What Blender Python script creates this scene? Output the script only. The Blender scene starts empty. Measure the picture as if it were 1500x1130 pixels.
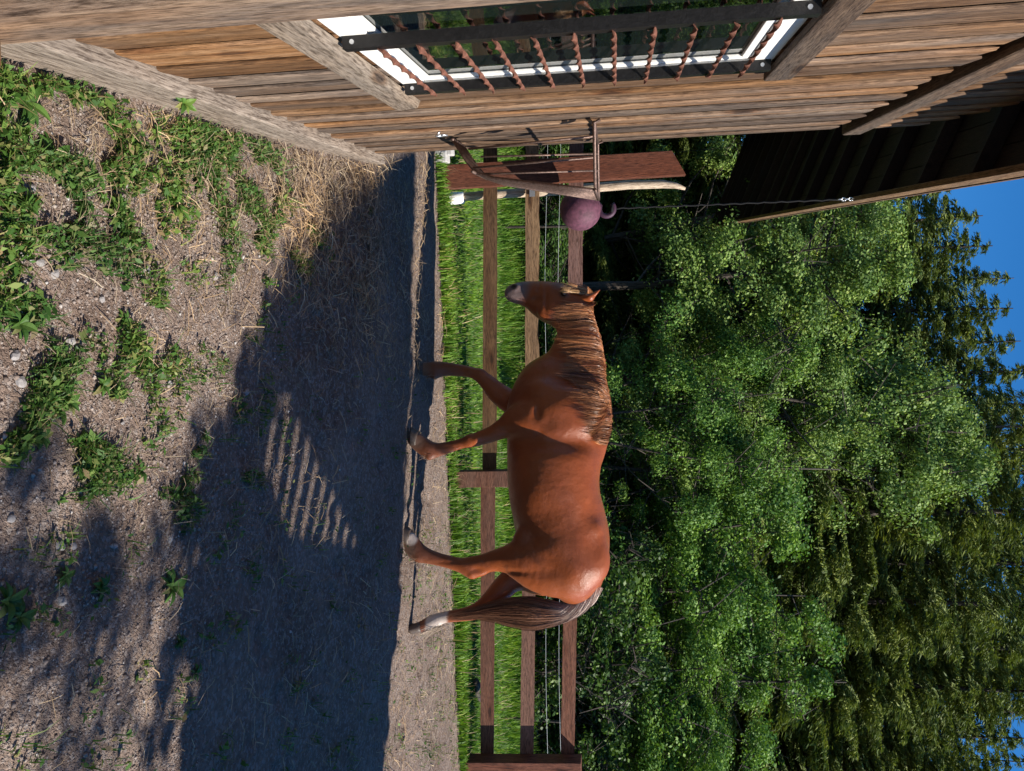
import bpy, bmesh, math, random
import numpy as np
from mathutils import Vector, Matrix, noise as mnoise
RNG = np.random.default_rng(7); random.seed(7)
S = bpy.context.scene; COL = S.collection
# ------------------------------------------------------------------ camera (phone held upright, picture stored sideways)
FPX = 1133.; TH = math.radians(7.7); RO = math.radians(0.8); CH = 1.57
CF = np.array([0, math.cos(TH), -math.sin(TH)]); R0 = np.array([1., 0, 0]); U0 = np.array([0, math.sin(TH), math.cos(TH)])
CR = math.cos(RO)*R0 - math.sin(RO)*U0; CU = math.cos(RO)*U0 + math.sin(RO)*R0
CC = np.array([0, 0, CH])
cam_d = bpy.data.cameras.new('camera'); cam = bpy.data.objects.new('camera', cam_d); COL.objects.link(cam)
cam_d.sensor_fit = 'HORIZONTAL'; cam_d.sensor_width = 36; cam_d.lens = 36*FPX/1500; cam_d.clip_start = 0.05; cam_d.clip_end = 2000
X_, Y_, Z_ = CU, -CR, -CF
cam.matrix_world = Matrix(((X_[0], Y_[0], Z_[0], 0), (X_[1], Y_[1], Z_[1], 0), (X_[2], Y_[2], Z_[2], CH), (0, 0, 0, 1)))
S.camera = cam
# ------------------------------------------------------------------ sky, sun, exposure
EL = math.radians(40); AZ = np.array([-0.919, 0.395])
SUNT = np.array([AZ[0]*math.cos(EL), AZ[1]*math.cos(EL), -math.sin(EL)])      # the way the light travels
W = bpy.data.worlds.new('World'); S.world = W; W.use_nodes = True
nt = W.node_tree; sk = nt.nodes.new('ShaderNodeTexSky'); sk.sky_type = 'NISHITA'; sk.sun_disc = False
sk.sun_elevation = EL; sk.sun_rotation = math.atan2(-AZ[0], -AZ[1]); sk.air_density = 1.0; sk.dust_density = 0.0; sk.ozone_density = 8.0
bg = nt.nodes['Background']; bg.inputs['Strength'].default_value = 0.092; hs_ = nt.nodes.new('ShaderNodeHueSaturation'); hs_.inputs['Saturation'].default_value = 1.2
nt.links.new(sk.outputs[0], hs_.inputs['Color']); nt.links.new(hs_.outputs[0], bg.inputs['Color'])
sd = bpy.data.lights.new('sun', 'SUN'); so = bpy.data.objects.new('sun', sd); COL.objects.link(so)
sd.energy = 5.0; sd.angle = math.radians(0.5); sd.color = (1, 0.93, 0.82); so.location = (20, -4, 14)
so.rotation_euler = Vector(SUNT).to_track_quat('-Z', 'Y').to_euler()
S.view_settings.view_transform = 'Standard'; S.view_settings.look = 'None'; S.view_settings.exposure = 0.85; S.view_settings.gamma = 1
# ------------------------------------------------------------------ helpers
def ray(ix, iy): return CF + (iy-565)/FPX*CR + (ix-750)/FPX*CU
def ground(ix, iy, z=0.):
    d = ray(ix, iy); return CC + d*((z-CH)/d[2])
def plane(ix, iy, p, n):
    d = ray(ix, iy); return CC + d*(np.dot(np.array(p)-CC, n)/np.dot(d, n))
def sstep(a, b, x):
    t = np.clip((x-a)/(b-a), 0, 1); return t*t*(3-2*t)
def gz(x, y): return -0.11*(1-sstep(3.7, 5.0, y))                              # the yard falls a little towards the viewer
def tag(o, label=None, cat=None, group=None, kind=None):
    for k, v in (('label', label), ('category', cat), ('group', group), ('kind', kind)):
        if v: o[k] = v
    return o
def link(name, me, mat=None, parent=None, loc=None, rot=None, smooth=False):
    o = bpy.data.objects.new(name, me); COL.objects.link(o)
    if me is not None and mat is not None and not me.materials:
        me.materials.append(mat)
    if parent: o.parent = parent
    if loc is not None: o.location = loc
    if rot is not None: o.rotation_euler = rot
    if smooth and me is not None: me.polygons.foreach_set('use_smooth', [True]*len(me.polygons))
    return o
def empty(name, loc=(0, 0, 0), rz=0.):
    o = bpy.data.objects.new(name, None); COL.objects.link(o); o.location = loc; o.rotation_euler = (0, 0, rz); o.empty_display_size = 0.1
    return o
def np_mesh(name, v, f):
    v = np.asarray(v, np.float32).reshape(-1, 3); f = np.asarray(f, np.int32); k = f.shape[1]
    me = bpy.data.meshes.new(name); me.vertices.add(len(v)); me.vertices.foreach_set('co', v.ravel())
    me.loops.add(f.size); me.loops.foreach_set('vertex_index', f.ravel())
    me.polygons.add(len(f)); me.polygons.foreach_set('loop_start', np.arange(0, f.size, k, dtype=np.int32))
    me.polygons.foreach_set('loop_total', np.full(len(f), k, np.int32)); me.update(); me.validate(); return me
class MB:
    def __init__(s): s.v = []; s.f = []
    def add(s, v, f):
        n = len(s.v); s.v += [tuple(p) for p in v]; s.f += [tuple(i+n for i in q) for q in f]; return s
    def box(s, a, b):
        (x0, y0, z0), (x1, y1, z1) = a, b
        return s.add([(x0,y0,z0),(x1,y0,z0),(x1,y1,z0),(x0,y1,z0),(x0,y0,z1),(x1,y0,z1),(x1,y1,z1),(x0,y1,z1)],
                     [(0,3,2,1),(4,5,6,7),(0,1,5,4),(1,2,6,5),(2,3,7,6),(3,0,4,7)])
    def prism(s, prof, a, b, axis=2):                                           # profile (2D, ccw) extruded along an axis
        n = len(prof); vs = []
        for h in (a, b):
            for i, (p, q) in enumerate(prof):
                hh = h[i] if isinstance(h, (list, tuple)) else h
                vs.append({2: (p, q, hh), 0: (hh, p, q), 1: (q, hh, p)}[axis])
        return s.add(vs, [tuple(range(n-1, -1, -1)), tuple(range(n, 2*n))]+[(i, (i+1) % n, n+(i+1) % n, n+i) for i in range(n)])
    def tube(s, pts, r, n=8, cap=True):
        pts = [Vector(p) for p in pts]; m = len(pts); rr = r if isinstance(r, (list, tuple)) else [r]*m; vs = []; fs = []
        up = None
        for i, p in enumerate(pts):
            t = (pts[min(i+1, m-1)]-pts[max(i-1, 0)]).normalized()
            if up is None: up = t.orthogonal().normalized()
            up = (up-t*up.dot(t)); up = up.normalized() if up.length > 1e-6 else t.orthogonal().normalized()
            sd_ = t.cross(up)
            for k in range(n):
                a = 2*math.pi*k/n; vs.append(p+(up*math.cos(a)+sd_*math.sin(a))*rr[i])
        for i in range(m-1):
            for k in range(n):
                fs.append((i*n+k, i*n+(k+1) % n, (i+1)*n+(k+1) % n, (i+1)*n+k))
        if cap: fs += [tuple(range(n-1, -1, -1)), tuple(range((m-1)*n, m*n))]
        return s.add(vs, fs)
    def mesh(s, name):
        me = bpy.data.meshes.new(name); me.from_pydata([tuple(p) for p in s.v], [], s.f); me.update(); return me
    def build(s, name, mat, parent=None, loc=None, rot=None, smooth=False, bevel=0):
        o = link(name, s.mesh(name), mat, parent, loc, rot, smooth)
        if bevel:
            b = o.modifiers.new('bevel', 'BEVEL'); b.width = bevel; b.segments = 2; b.limit_method = 'ANGLE'
        return o
# ------------------------------------------------------------------ materials
def newmat(name):
    m = bpy.data.materials.new(name); m.use_nodes = True; t = m.node_tree
    return m, t, t.nodes['Principled BSDF'], t.nodes['Material Output']
def N(t, kind, **kw):
    n = t.nodes.new('ShaderNode'+kind)
    for k, v in kw.items():
        if k in n.inputs.keys(): n.inputs[k].default_value = v
        else: setattr(n, k, v)
    return n
def ramp(t, stops):
    r = t.nodes.new('ShaderNodeValToRGB'); e = r.color_ramp.elements
    while len(e) < len(stops): e.new(0.5)
    for i, (p, c) in enumerate(stops): e[i].position = p; e[i].color = (*c, 1) if len(c) == 3 else c
    return r
def flat(name, c, rough=0.6, metal=0., spec=0.4, nscale=0, namt=0.25):
    m, t, p, o = newmat(name); p.inputs['Roughness'].default_value = rough; p.inputs['Metallic'].default_value = metal
    p.inputs['Specular IOR Level'].default_value = spec; p.inputs['Base Color'].default_value = (*c, 1)
    if nscale:
        tc = N(t, 'TexCoord'); n = N(t, 'TexNoise', Scale=nscale, Detail=5.0, Roughness=0.65); t.links.new(tc.outputs['Object'], n.inputs['Vector'])
        r = ramp(t, [(0.3, tuple(x*(1-namt) for x in c)), (0.7, tuple(min(1, x*(1+namt)) for x in c))])
        t.links.new(n.outputs['Fac'], r.inputs[0]); t.links.new(r.outputs[0], p.inputs['Base Color'])
        b = N(t, 'Bump', Strength=0.25, Distance=0.01); t.links.new(n.outputs['Fac'], b.inputs['Height']); t.links.new(b.outputs[0], p.inputs['Normal'])
    return m
def wood(name, cols, axis=2, rough=0.75, bump=0.5, knots=True, fine=1.0):
    m, t, p, o = newmat(name); L = t.links.new
    tc = N(t, 'TexCoord'); oi = N(t, 'ObjectInfo'); cx = N(t, 'CombineXYZ')
    mm = N(t, 'Math', operation='MULTIPLY'); mm.inputs[1].default_value = 37.0; L(oi.outputs['Random'], mm.inputs[0])
    for i in range(3): L(mm.outputs[0], cx.inputs[i])
    va = N(t, 'VectorMath', operation='ADD'); L(tc.outputs['Object'], va.inputs[0]); L(cx.outputs[0], va.inputs[1])
    def mp(long, cross):
        q = N(t, 'Mapping'); q.inputs['Scale'].default_value = [long if i == axis else cross for i in range(3)]; L(va.outputs[0], q.inputs[0]); return q
    n1 = N(t, 'TexNoise', Scale=1.0, Detail=7.0, Roughness=0.62, Distortion=0.6); L(mp(2.0*fine, 30*fine).outputs[0], n1.inputs['Vector'])
    n2 = N(t, 'TexNoise', Scale=1.0, Detail=4.0, Roughness=0.55); L(mp(0.9, 5).outputs[0], n2.inputs['Vector'])
    n3 = N(t, 'TexNoise', Scale=1.0, Detail=6.0, Roughness=0.7); L(mp(14*fine, 150*fine).outputs[0], n3.inputs['Vector'])
    r1 = ramp(t, [(0.40, cols[0]), (0.52, cols[1]), (0.66, cols[2])]); L(n1.outputs['Fac'], r1.inputs[0])
    r2 = ramp(t, [(0.32, cols[3]), (0.66, cols[4])])
    ad = N(t, 'Math', operation='MULTIPLY_ADD'); ad.inputs[1].default_value = 0.34; L(oi.outputs['Random'], ad.inputs[0])
    sb = N(t, 'Math', operation='SUBTRACT'); L(n2.outputs['Fac'], sb.inputs[0]); sb.inputs[1].default_value = 0.17
    L(sb.outputs[0], ad.inputs[2]); L(ad.outputs[0], r2.inputs[0])
    mx = N(t, 'MixRGB', blend_type='MIX', Fac=0.55); L(r1.outputs[0], mx.inputs[1]); L(r2.outputs[0], mx.inputs[2])
    r3 = ramp(t, [(0.38, (0.25, 0.22, 0.2)), (0.56, (1, 1, 1))]); L(n3.outputs['Fac'], r3.inputs[0])
    m2 = N(t, 'MixRGB', blend_type='MULTIPLY', Fac=0.92); L(mx.outputs[0], m2.inputs[1]); L(r3.outputs[0], m2.inputs[2]); last = m2
    if knots:
        vo = N(t, 'TexVoronoi', Scale=1.0); L(mp(1.7, 6.5).outputs[0], vo.inputs['Vector'])
        rk = ramp(t, [(0.07, (0.10, 0.05, 0.03)), (0.11, (0.55, 0.4, 0.3)), (0.2, (1, 1, 1))]); L(vo.outputs['Distance'], rk.inputs[0])
        m3 = N(t, 'MixRGB', blend_type='MULTIPLY', Fac=0.8); L(m2.outputs[0], m3.inputs[1]); L(rk.outputs[0], m3.inputs[2]); last = m3
    fm = N(t, 'Math', operation='MULTIPLY'); fm.inputs[1].default_value = 7.31; L(oi.outputs['Random'], fm.inputs[0]); fr = N(t, 'Math', operation='FRACT'); L(fm.outputs[0], fr.inputs[0])
    rt = ramp(t, [(0.0, (0.55, 0.52, 0.5)), (0.5, (0.95, 0.95, 0.95)), (1.0, (1.25, 1.2, 1.15))]); L(fr.outputs[0], rt.inputs[0])
    m4 = N(t, 'MixRGB', blend_type='MULTIPLY', Fac=1.0); L(last.outputs[0], m4.inputs[1]); L(rt.outputs[0], m4.inputs[2]); last = m4
    L(last.outputs[0], p.inputs['Base Color']); p.inputs['Roughness'].default_value = rough; p.inputs['Specular IOR Level'].default_value = 0.25
    b = N(t, 'Bump', Strength=bump, Distance=0.006); hs = N(t, 'Math', operation='ADD'); L(n1.outputs['Fac'], hs.inputs[0]); L(n3.outputs['Fac'], hs.inputs[1])
    L(hs.outputs[0], b.inputs['Height']); L(b.outputs[0], p.inputs['Normal']); return m
def leafmat(name, stops, trans=0.35, rough=0.5, spec=0.3):
    m, t, p, o = newmat(name); L = t.links.new
    g = N(t, 'NewGeometry'); r0 = ramp(t, stops); L(g.outputs['Random Per Island'], r0.inputs[0]); nn = N(t, 'TexNoise', Scale=1.4, Detail=3.0); L(g.outputs['Position'], nn.inputs['Vector'])
    rn = ramp(t, [(0.35, (0.72, 0.78, 0.85)), (0.65, (1.28, 1.18, 1.0))]); L(nn.outputs['Fac'], rn.inputs[0]); r = N(t, 'MixRGB', blend_type='MULTIPLY', Fac=1.0); L(r0.outputs[0], r.inputs[1]); L(rn.outputs[0], r.inputs[2]); L(r.outputs[0], p.inputs['Base Color'])
    p.inputs['Roughness'].default_value = rough; p.inputs['Specular IOR Level'].default_value = spec
    if trans:
        tr = N(t, 'BsdfTranslucent'); mc = N(t, 'MixRGB', blend_type='MULTIPLY', Fac=1.0); mc.inputs[2].default_value = (1.1, 1.15, 0.5, 1)
        L(r.outputs[0], mc.inputs[1]); L(mc.outputs[0], tr.inputs['Color'])
        ms = N(t, 'MixShader', Fac=trans); L(p.outputs[0], ms.inputs[1]); L(tr.outputs[0], ms.inputs[2]); L(ms.outputs[0], o.inputs['Surface'])
    return m
M = {}
M['barn'] = wood('weathered_barn_board', [(0.055, 0.034, 0.024), (0.20, 0.13, 0.082), (0.34, 0.245, 0.165), (0.33, 0.155, 0.052), (0.20, 0.165, 0.143)])
M['barn_dark'] = wood('dark_old_timber', [(0.05, 0.03, 0.02), (0.10, 0.06, 0.04), (0.16, 0.10, 0.065), (0.10, 0.06, 0.035), (0.13, 0.10, 0.08)])
M['sill'] = wood('bleached_sill_timber', [(0.15, 0.115, 0.09), (0.28, 0.225, 0.18), (0.38, 0.315, 0.26), (0.28, 0.21, 0.155), (0.31, 0.265, 0.225)], axis=0, knots=False)
M['trim'] = wood('grey_window_trim', [(0.12, 0.09, 0.07), (0.26, 0.20, 0.15), (0.36, 0.29, 0.22), (0.30, 0.20, 0.12), (0.28, 0.24, 0.2)], axis=0)
M['beam'] = wood('brown_beam', [(0.06, 0.04, 0.03), (0.15, 0.10, 0.065), (0.22, 0.15, 0.10), (0.17, 0.09, 0.045), (0.16, 0.13, 0.11)], axis=0)
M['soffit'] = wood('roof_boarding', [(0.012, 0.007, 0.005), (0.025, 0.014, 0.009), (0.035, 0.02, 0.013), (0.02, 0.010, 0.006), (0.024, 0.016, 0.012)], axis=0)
M['fascia'] = wood('fascia_board', [(0.08, 0.045, 0.025), (0.2, 0.12, 0.065), (0.3, 0.19, 0.1), (0.22, 0.11, 0.045), (0.24, 0.17, 0.11)], axis=0)
M['stain'] = wood('red_brown_stained_post', [(0.12, 0.034, 0.018), (0.23, 0.07, 0.035), (0.32, 0.105, 0.055), (0.28, 0.08, 0.036), (0.28, 0.12, 0.08)])
M['rail_gold'] = wood('golden_brown_rail', [(0.10, 0.055, 0.025), (0.2, 0.12, 0.055), (0.28, 0.18, 0.09), (0.18, 0.085, 0.035), (0.24, 0.16, 0.1)], axis=0)
M['rail_dark'] = wood('dark_brown_rail', [(0.09, 0.036, 0.022), (0.155, 0.068, 0.042), (0.21, 0.105, 0.07), (0.16, 0.062, 0.036), (0.17, 0.10, 0.078)], axis=0)
M['rail_rose'] = wood('faded_rose_rail', [(0.15, 0.075, 0.06), (0.24, 0.13, 0.11), (0.32, 0.2, 0.17), (0.22, 0.11, 0.085), (0.28, 0.19, 0.17)], axis=0)
M['pale'] = wood('debarked_pole', [(0.3, 0.22, 0.15), (0.46, 0.37, 0.27), (0.58, 0.48, 0.37), (0.42, 0.31, 0.2), (0.5, 0.42, 0.34)])
M['white'] = flat('white_paint', (0.78, 0.77, 0.74), 0.45, nscale=30, namt=0.06)
M['black'] = flat('black_steel', (0.014, 0.013, 0.013), 0.42, 0.3, nscale=60, namt=0.3)
M['rust'] = flat('rusty_steel', (0.16, 0.065, 0.042), 0.7, 0.25, nscale=80, namt=0.5)
M['steel'] = flat('worn_rack_steel', (0.13, 0.085, 0.07), 0.5, 0.6, nscale=70, namt=0.5)
M['zinc'] = flat('galvanised_steel', (0.62, 0.63, 0.65), 0.35, 0.85)
M['conc'] = flat('grey_concrete', (0.42, 0.41, 0.4), 0.85, nscale=40, namt=0.2)
M['ball'] = flat('purple_rubber', (0.10, 0.034, 0.055), 0.7, nscale=22, namt=0.5)
M['grip'] = flat('dark_purple_rubber', (0.05, 0.02, 0.04), 0.6)
M['rope'] = flat('black_rope', (0.006, 0.006, 0.007), 0.9, nscale=200, namt=0.5)
M['wire'] = flat('white_fence_wire', (0.62, 0.64, 0.66), 0.5)
M['dark_in'] = flat('dark_interior_board', (0.035, 0.028, 0.022), 0.9)
m, t, p, o = newmat('window_glass'); p.inputs['Base Color'].default_value = (0.03, 0.045, 0.04, 1); p.inputs['Roughness'].default_value = 0.02
p.inputs['IOR'].default_value = 1.5; p.inputs['Transmission Weight'].default_value = 0.75; p.inputs['Specular IOR Level'].default_value = 0.75
tc = N(t, 'TexCoord'); nn = N(t, 'TexNoise', Scale=3.0, Detail=1.0); b = N(t, 'Bump', Strength=0.05, Distance=0.02)
t.links.new(tc.outputs['Object'], nn.inputs['Vector']); t.links.new(nn.outputs['Fac'], b.inputs['Height']); t.links.new(b.outputs[0], p.inputs['Normal']); M['glass'] = m
M['straw'] = leafmat('dry_straw', [(0, (0.20, 0.13, 0.075)), (0.5, (0.33, 0.235, 0.145)), (1, (0.50, 0.39, 0.27))], 0.12, 0.6)
M['weed'] = leafmat('weed_leaf', [(0, (0.035, 0.09, 0.018)), (0.5, (0.075, 0.16, 0.032)), (0.76, (0.14, 0.22, 0.05)), (0.9, (0.24, 0.22, 0.095)), (1, (0.25, 0.18, 0.105))], 0.3, 0.5, 0.25)
M['grass'] = leafmat('grass_leaf', [(0, (0.055, 0.13, 0.016)), (0.55, (0.12, 0.245, 0.03)), (0.93, (0.2, 0.32, 0.05)), (1, (0.36, 0.32, 0.13))], 0.35, 0.5, 0.2)
M['aspen'] = leafmat('aspen_leaf', [(0, (0.065, 0.13, 0.030)), (0.5, (0.14, 0.235, 0.052)), (0.9, (0.22, 0.32, 0.082)), (1, (0.28, 0.34, 0.11))], 0.25, 0.55, 0.25)
M['alder'] = leafmat('alder_leaf', [(0, (0.042, 0.105, 0.022)), (0.5, (0.105, 0.22, 0.038)), (1, (0.19, 0.31, 0.06))], 0.27, 0.55, 0.25)
M['spruce'] = leafmat('spruce_leaf', [(0, (0.05, 0.08, 0.022)), (0.5, (0.11, 0.155, 0.036)), (1, (0.19, 0.23, 0.055))], 0.2, 0.6, 0.2)
M['under'] = leafmat('understorey_leaf', [(0, (0.025, 0.06, 0.015)), (0.6, (0.05, 0.105, 0.022)), (1, (0.10, 0.17, 0.035))], 0.25, 0.5, 0.25)
M['bark'] = wood('grey_bark', [(0.03, 0.024, 0.02), (0.065, 0.053, 0.045), (0.11, 0.095, 0.08), (0.05, 0.04, 0.032), (0.085, 0.073, 0.065)], fine=0.5)
M['stone'] = flat('pale_stone', (0.27, 0.25, 0.24), 0.85, nscale=25, namt=0.3)
m, t, p, o = newmat('gravel'); g = N(t, 'NewGeometry'); r = ramp(t, [(0, (0.13, 0.097, 0.08)), (0.6, (0.25, 0.198, 0.168)), (0.95, (0.32, 0.275, 0.245)), (1, (0.44, 0.42, 0.40))])
t.links.new(g.outputs['Random Per Island'], r.inputs[0]); t.links.new(r.outputs[0], p.inputs['Base Color']); p.inputs['Roughness'].default_value = 0.9; p.inputs['Specular IOR Level'].default_value = 0.2; M['gravel'] = m
# yard: dry dirt with grit
m, t, p, o = newmat('yard_dirt'); L = t.links.new; tc = N(t, 'TexCoord')
n1 = N(t, 'TexNoise', Scale=1.3, Detail=8.0, Roughness=0.6); n2 = N(t, 'TexNoise', Scale=26.0, Detail=8.0, Roughness=0.7); v1 = N(t, 'TexVoronoi', Scale=75.0); v2 = N(t, 'TexVoronoi', Scale=210.0)
for q in (n1, n2, v1, v2): L(tc.outputs['Object'], q.inputs['Vector'])
r1 = ramp(t, [(0.35, (0.185, 0.133, 0.105)), (0.65, (0.29, 0.222, 0.182))]); L(n1.outputs['Fac'], r1.inputs[0])
r2 = ramp(t, [(0.3, (0.55, 0.53, 0.52)), (0.7, (1.2, 1.18, 1.15))]); L(n2.outputs['Fac'], r2.inputs[0])
mx = N(t, 'MixRGB', blend_type='MULTIPLY', Fac=1.0); L(r1.outputs[0], mx.inputs[1]); L(r2.outputs[0], mx.inputs[2])
sx = N(t, 'SeparateColor'); L(v1.outputs['Color'], sx.inputs[0]); rp = ramp(t, [(0.72, (0, 0, 0)), (0.82, (1, 1, 1))]); L(sx.outputs[0], rp.inputs[0])
m2 = N(t, 'MixRGB', blend_type='MIX'); m2.inputs[2].default_value = (0.36, 0.315, 0.285, 1); mf = N(t, 'Math', operation='MULTIPLY'); mf.inputs[1].default_value = 0.5
L(rp.outputs[0], mf.inputs[0]); L(mf.outputs[0], m2.inputs[0]); L(mx.outputs[0], m2.inputs[1]); L(m2.outputs[0], p.inputs['Base Color'])
p.inputs['Roughness'].default_value = 0.95; p.inputs['Specular IOR Level'].default_value = 0.12
ha = N(t, 'Math', operation='ADD'); L(n2.outputs['Fac'], ha.inputs[0]); hb = N(t, 'Math', operation='MULTIPLY_ADD'); hb.inputs[1].default_value = -0.5; L(v1.outputs['Distance'], hb.inputs[0])
hc = N(t, 'Math', operation='MULTIPLY_ADD'); hc.inputs[1].default_value = -0.3; L(v2.outputs['Distance'], hc.inputs[0]); L(hc.outputs[0], hb.inputs[2]); L(hb.outputs[0], ha.inputs[1])
bp = N(t, 'Bump', Strength=0.9, Distance=0.02); L(ha.outputs[0], bp.inputs['Height']); L(bp.outputs[0], p.inputs['Normal']); M['dirt'] = m
m, t, p, o = newmat('turf'); L = t.links.new; tc = N(t, 'TexCoord'); n1 = N(t, 'TexNoise', Scale=3.0, Detail=8.0, Roughness=0.7); L(tc.outputs['Object'], n1.inputs['Vector'])
r1 = ramp(t, [(0.3, (0.04, 0.07, 0.014)), (0.6, (0.075, 0.14, 0.022)), (0.75, (0.13, 0.15, 0.045))]); L(n1.outputs['Fac'], r1.inputs[0]); L(r1.outputs[0], p.inputs['Base Color']); p.inputs['Roughness'].default_value = 0.95; M['turf'] = m
M['litter'] = flat('forest_litter', (0.05, 0.036, 0.022), 0.95, nscale=4, namt=0.5)

def leaf_quads(P, size, up=0.3, aspect=0.62, rng=RNG):
    n = len(P); nrm = rng.normal(0, 1, (n, 3)); nrm[:, 2] += up*2; nrm /= np.linalg.norm(nrm, axis=1)[:, None]; a = rng.normal(0, 1, (n, 3)); a -= nrm*(a*nrm).sum(1)[:, None]; a /= np.linalg.norm(a, axis=1)[:, None]; b = np.cross(nrm, a)
    s = (size*rng.uniform(.6, 1.3, n))[:, None]; V = np.stack([P-a*s*.5, P+b*s*aspect*.5+nrm*s*.08, P+a*s*.5, P-b*s*aspect*.5+nrm*s*.08], 1).reshape(-1, 3)
    return V, np.arange(4*n).reshape(-1, 4)
def nz2(x, y, s, o=0.): return np.array([mnoise.noise((a*s, b*s, o)) for a, b in zip(x, y)])
# ------------------------------------------------------------------ setting: yard, pasture, wood floor
def axis_pts(lo, a, b, hi, fine, n):
    mid = np.arange(a, b+1e-6, fine); k = np.linspace(0, 1, n+1)[1:]**3
    return np.concatenate([(a+(lo-a)*k)[::-1], mid, b+(hi-b)*k])
xs = axis_pts(-300, -2.6, 3.6, 300, 0.03, 22); ys = axis_pts(-200, 0.9, 7.2, 600, 0.03, 22)
GX, GY = np.meshgrid(xs, ys); V3 = np.stack([GX.ravel(), GY.ravel(), np.zeros(GX.size)], 1)
def bump_h(x, y):
    a = mnoise.fractal((x*1.6, y*1.6, 1.7), 0.7, 2.1, 3)*0.010 + mnoise.noise((x*11, y*11, 4.0))*0.004 + mnoise.noise((x*27, y*27, 9.0))*0.0025
    return a*float(sstep(0.3, 0.9, y)*(1-sstep(7.2, 9, y)))*float(1-sstep(4, 6, abs(x)))
PRN = [(RNG.uniform(-1.3, 3.0), RNG.uniform(3.3, 6.6), RNG.uniform(0, 6.28)) for _ in range(90)]
V3[:, 2] = [bump_h(x, y)+float(gz(x, y)) if (-6 < x < 6 and 0 < y < 9) else float(gz(x, y)) for x, y in V3[:, :2]]
for px_, py_, pa_ in PRN:
    dx_ = V3[:, 0]-px_; dy_ = V3[:, 1]-py_; m_ = (np.abs(dx_) < .2) & (np.abs(dy_) < .2); u_ = dx_[m_]*math.cos(pa_)+dy_[m_]*math.sin(pa_); v_ = -dx_[m_]*math.sin(pa_)+dy_[m_]*math.cos(pa_); q_ = np.sqrt((u_/.062)**2+(v_/.055)**2)
    V3[m_, 2] += -0.016*np.exp(-q_**4)+0.007*np.exp(-((q_-1.35)/.25)**2)
nx_, ny_ = len(xs), len(ys); ii = np.arange(nx_*ny_).reshape(ny_, nx_)
fq = np.stack([ii[:-1, :-1], ii[:-1, 1:], ii[1:, 1:], ii[1:, :-1]], -1).reshape(-1, 4)
tag(link('ground', np_mesh('ground', V3, fq), M['dirt'], smooth=True), 'dry brown gravelly yard in front of the barn', kind='structure')
def gh(x, y): return float(gz(x, y))+bump_h(x, y)
FA = np.array([-1.95, 7.05]); FB = np.array([3.75, 7.72]); FD = (FB-FA)/np.linalg.norm(FB-FA); FN = np.array([FD[1], -FD[0]])
def fence_y(x): return FA[1]+(x-FA[0])*FD[1]/FD[0]
pv = []; pxs = np.concatenate([np.linspace(-60, -4, 15), np.arange(-3.9, 6, 0.06), np.linspace(6.2, 60, 15)])
for x in pxs: pv.append((x, fence_y(np.clip(x, -5, 8))-0.30+0.05*mnoise.noise((x*3, 0, 0))+0.03*mnoise.noise((x*11, 3, 0)), 0.010))
for x in pxs: pv.append((x, 12.2, 0.012))
k = len(pxs); tag(link('pasture', np_mesh('pasture', pv, [(i, i+1, k+i+1, k+i) for i in range(k-1)]), M['turf']), 'strip of green pasture behind the fence', kind='structure')
tag(link('forest_floor', np_mesh('forest_floor', [(-60, 12.1, 0.018), (60, 12.1, 0.018), (60, 70, 0.018), (-60, 70, 0.018)], [(0, 1, 2, 3)]), M['litter']), 'dark littered floor of the wood', kind='structure')

# ------------------------------------------------------------------ barn (local frame: x along wall towards the viewer, y out of the wall, z up)
vp = ray(903, 357); WD = np.array([vp[0], vp[1], 0]); WD /= np.linalg.norm(WD); WN = np.array([WD[1], -WD[0], 0]); W0 = ground(545, 224)
BRZ = math.atan2(-WD[1], -WD[0])
def bl(p): q = np.array(p)-W0; return np.array([-(q@WD), q@WN, q[2]])
def bw(s, o, z): return W0-WD*s+WN*o+np.array([0, 0, z])
barn = empty('barn', W0, BRZ); tag(barn, 'weathered brown barn with upright boards, a barred window and deep dark eaves', 'barn')
WS0, WS1, WZ0, WZ1 = 2.03, 3.12, 0.78, 2.14
edges = [0.0]
while edges[-1] < 4.3:
    for stop in (WS0, WS1):
        if edges[-1] < stop-0.02 and edges[-1]+0.30 > stop: edges.append(stop); break
    else: edges.append(edges[-1]+random.uniform(0.17, 0.235))
def board(s0, s1, z0, z1, o=0.0, th=0.028, mat='barn', rag=0.0, name='board'):
    w = s1-s0-random.uniform(0.003, 0.007); hi = th+random.uniform(-0.005, 0.004); lo = random.uniform(0.012, 0.017); bv = random.uniform(0.008, 0.02)
    prof = [(0, 0), (w-0.014, 0), (w-0.014, 0.008), (w, 0.014), (w, hi-0.006), (w-bv, hi), (0.004, lo), (0, lo-0.004)]
    top = [z1+random.uniform(-rag, rag)*0.3-(rag*0.8 if i in (3, 7) else 0)-(rag*0.35 if i in (0, 1) else 0) for i in range(len(prof))]
    b = MB().prism(prof, 0.0, [q-z0 for q in top]).build(name, M[mat], barn, (s0+0.002, o, z0))
    b.rotation_euler = (0, random.uniform(-0.002, 0.002), 0); return b
for s0, s1 in zip(edges[:-1], edges[1:]):
    zt = 2.90+random.uniform(-0.02, 0.025)
    if s0 > WS0-0.01 and s1 < WS1+0.01:
        board(s0, s1, -0.02, WZ0); board(s0, s1, WZ1, zt, rag=0.025)
    else: board(s0, s1, -0.02, zt, rag=0.025)
    board(s0, s1, 3.08, 3.40+min(0.25, s0*0.3)+random.uniform(-0.03, 0.03), rag=0.03, o=0.008)
MB().box((-0.03, -0.05, -0.2), (3.55, 0.075, 0.075)).build('sill_beam', M['sill'], barn, bevel=0.008)
MB().box((-0.05, -0.08, 2.955), (4.3, 0.048, 3.075)).build('wall_plate_beam', M['beam'], barn, bevel=0.012)
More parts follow.
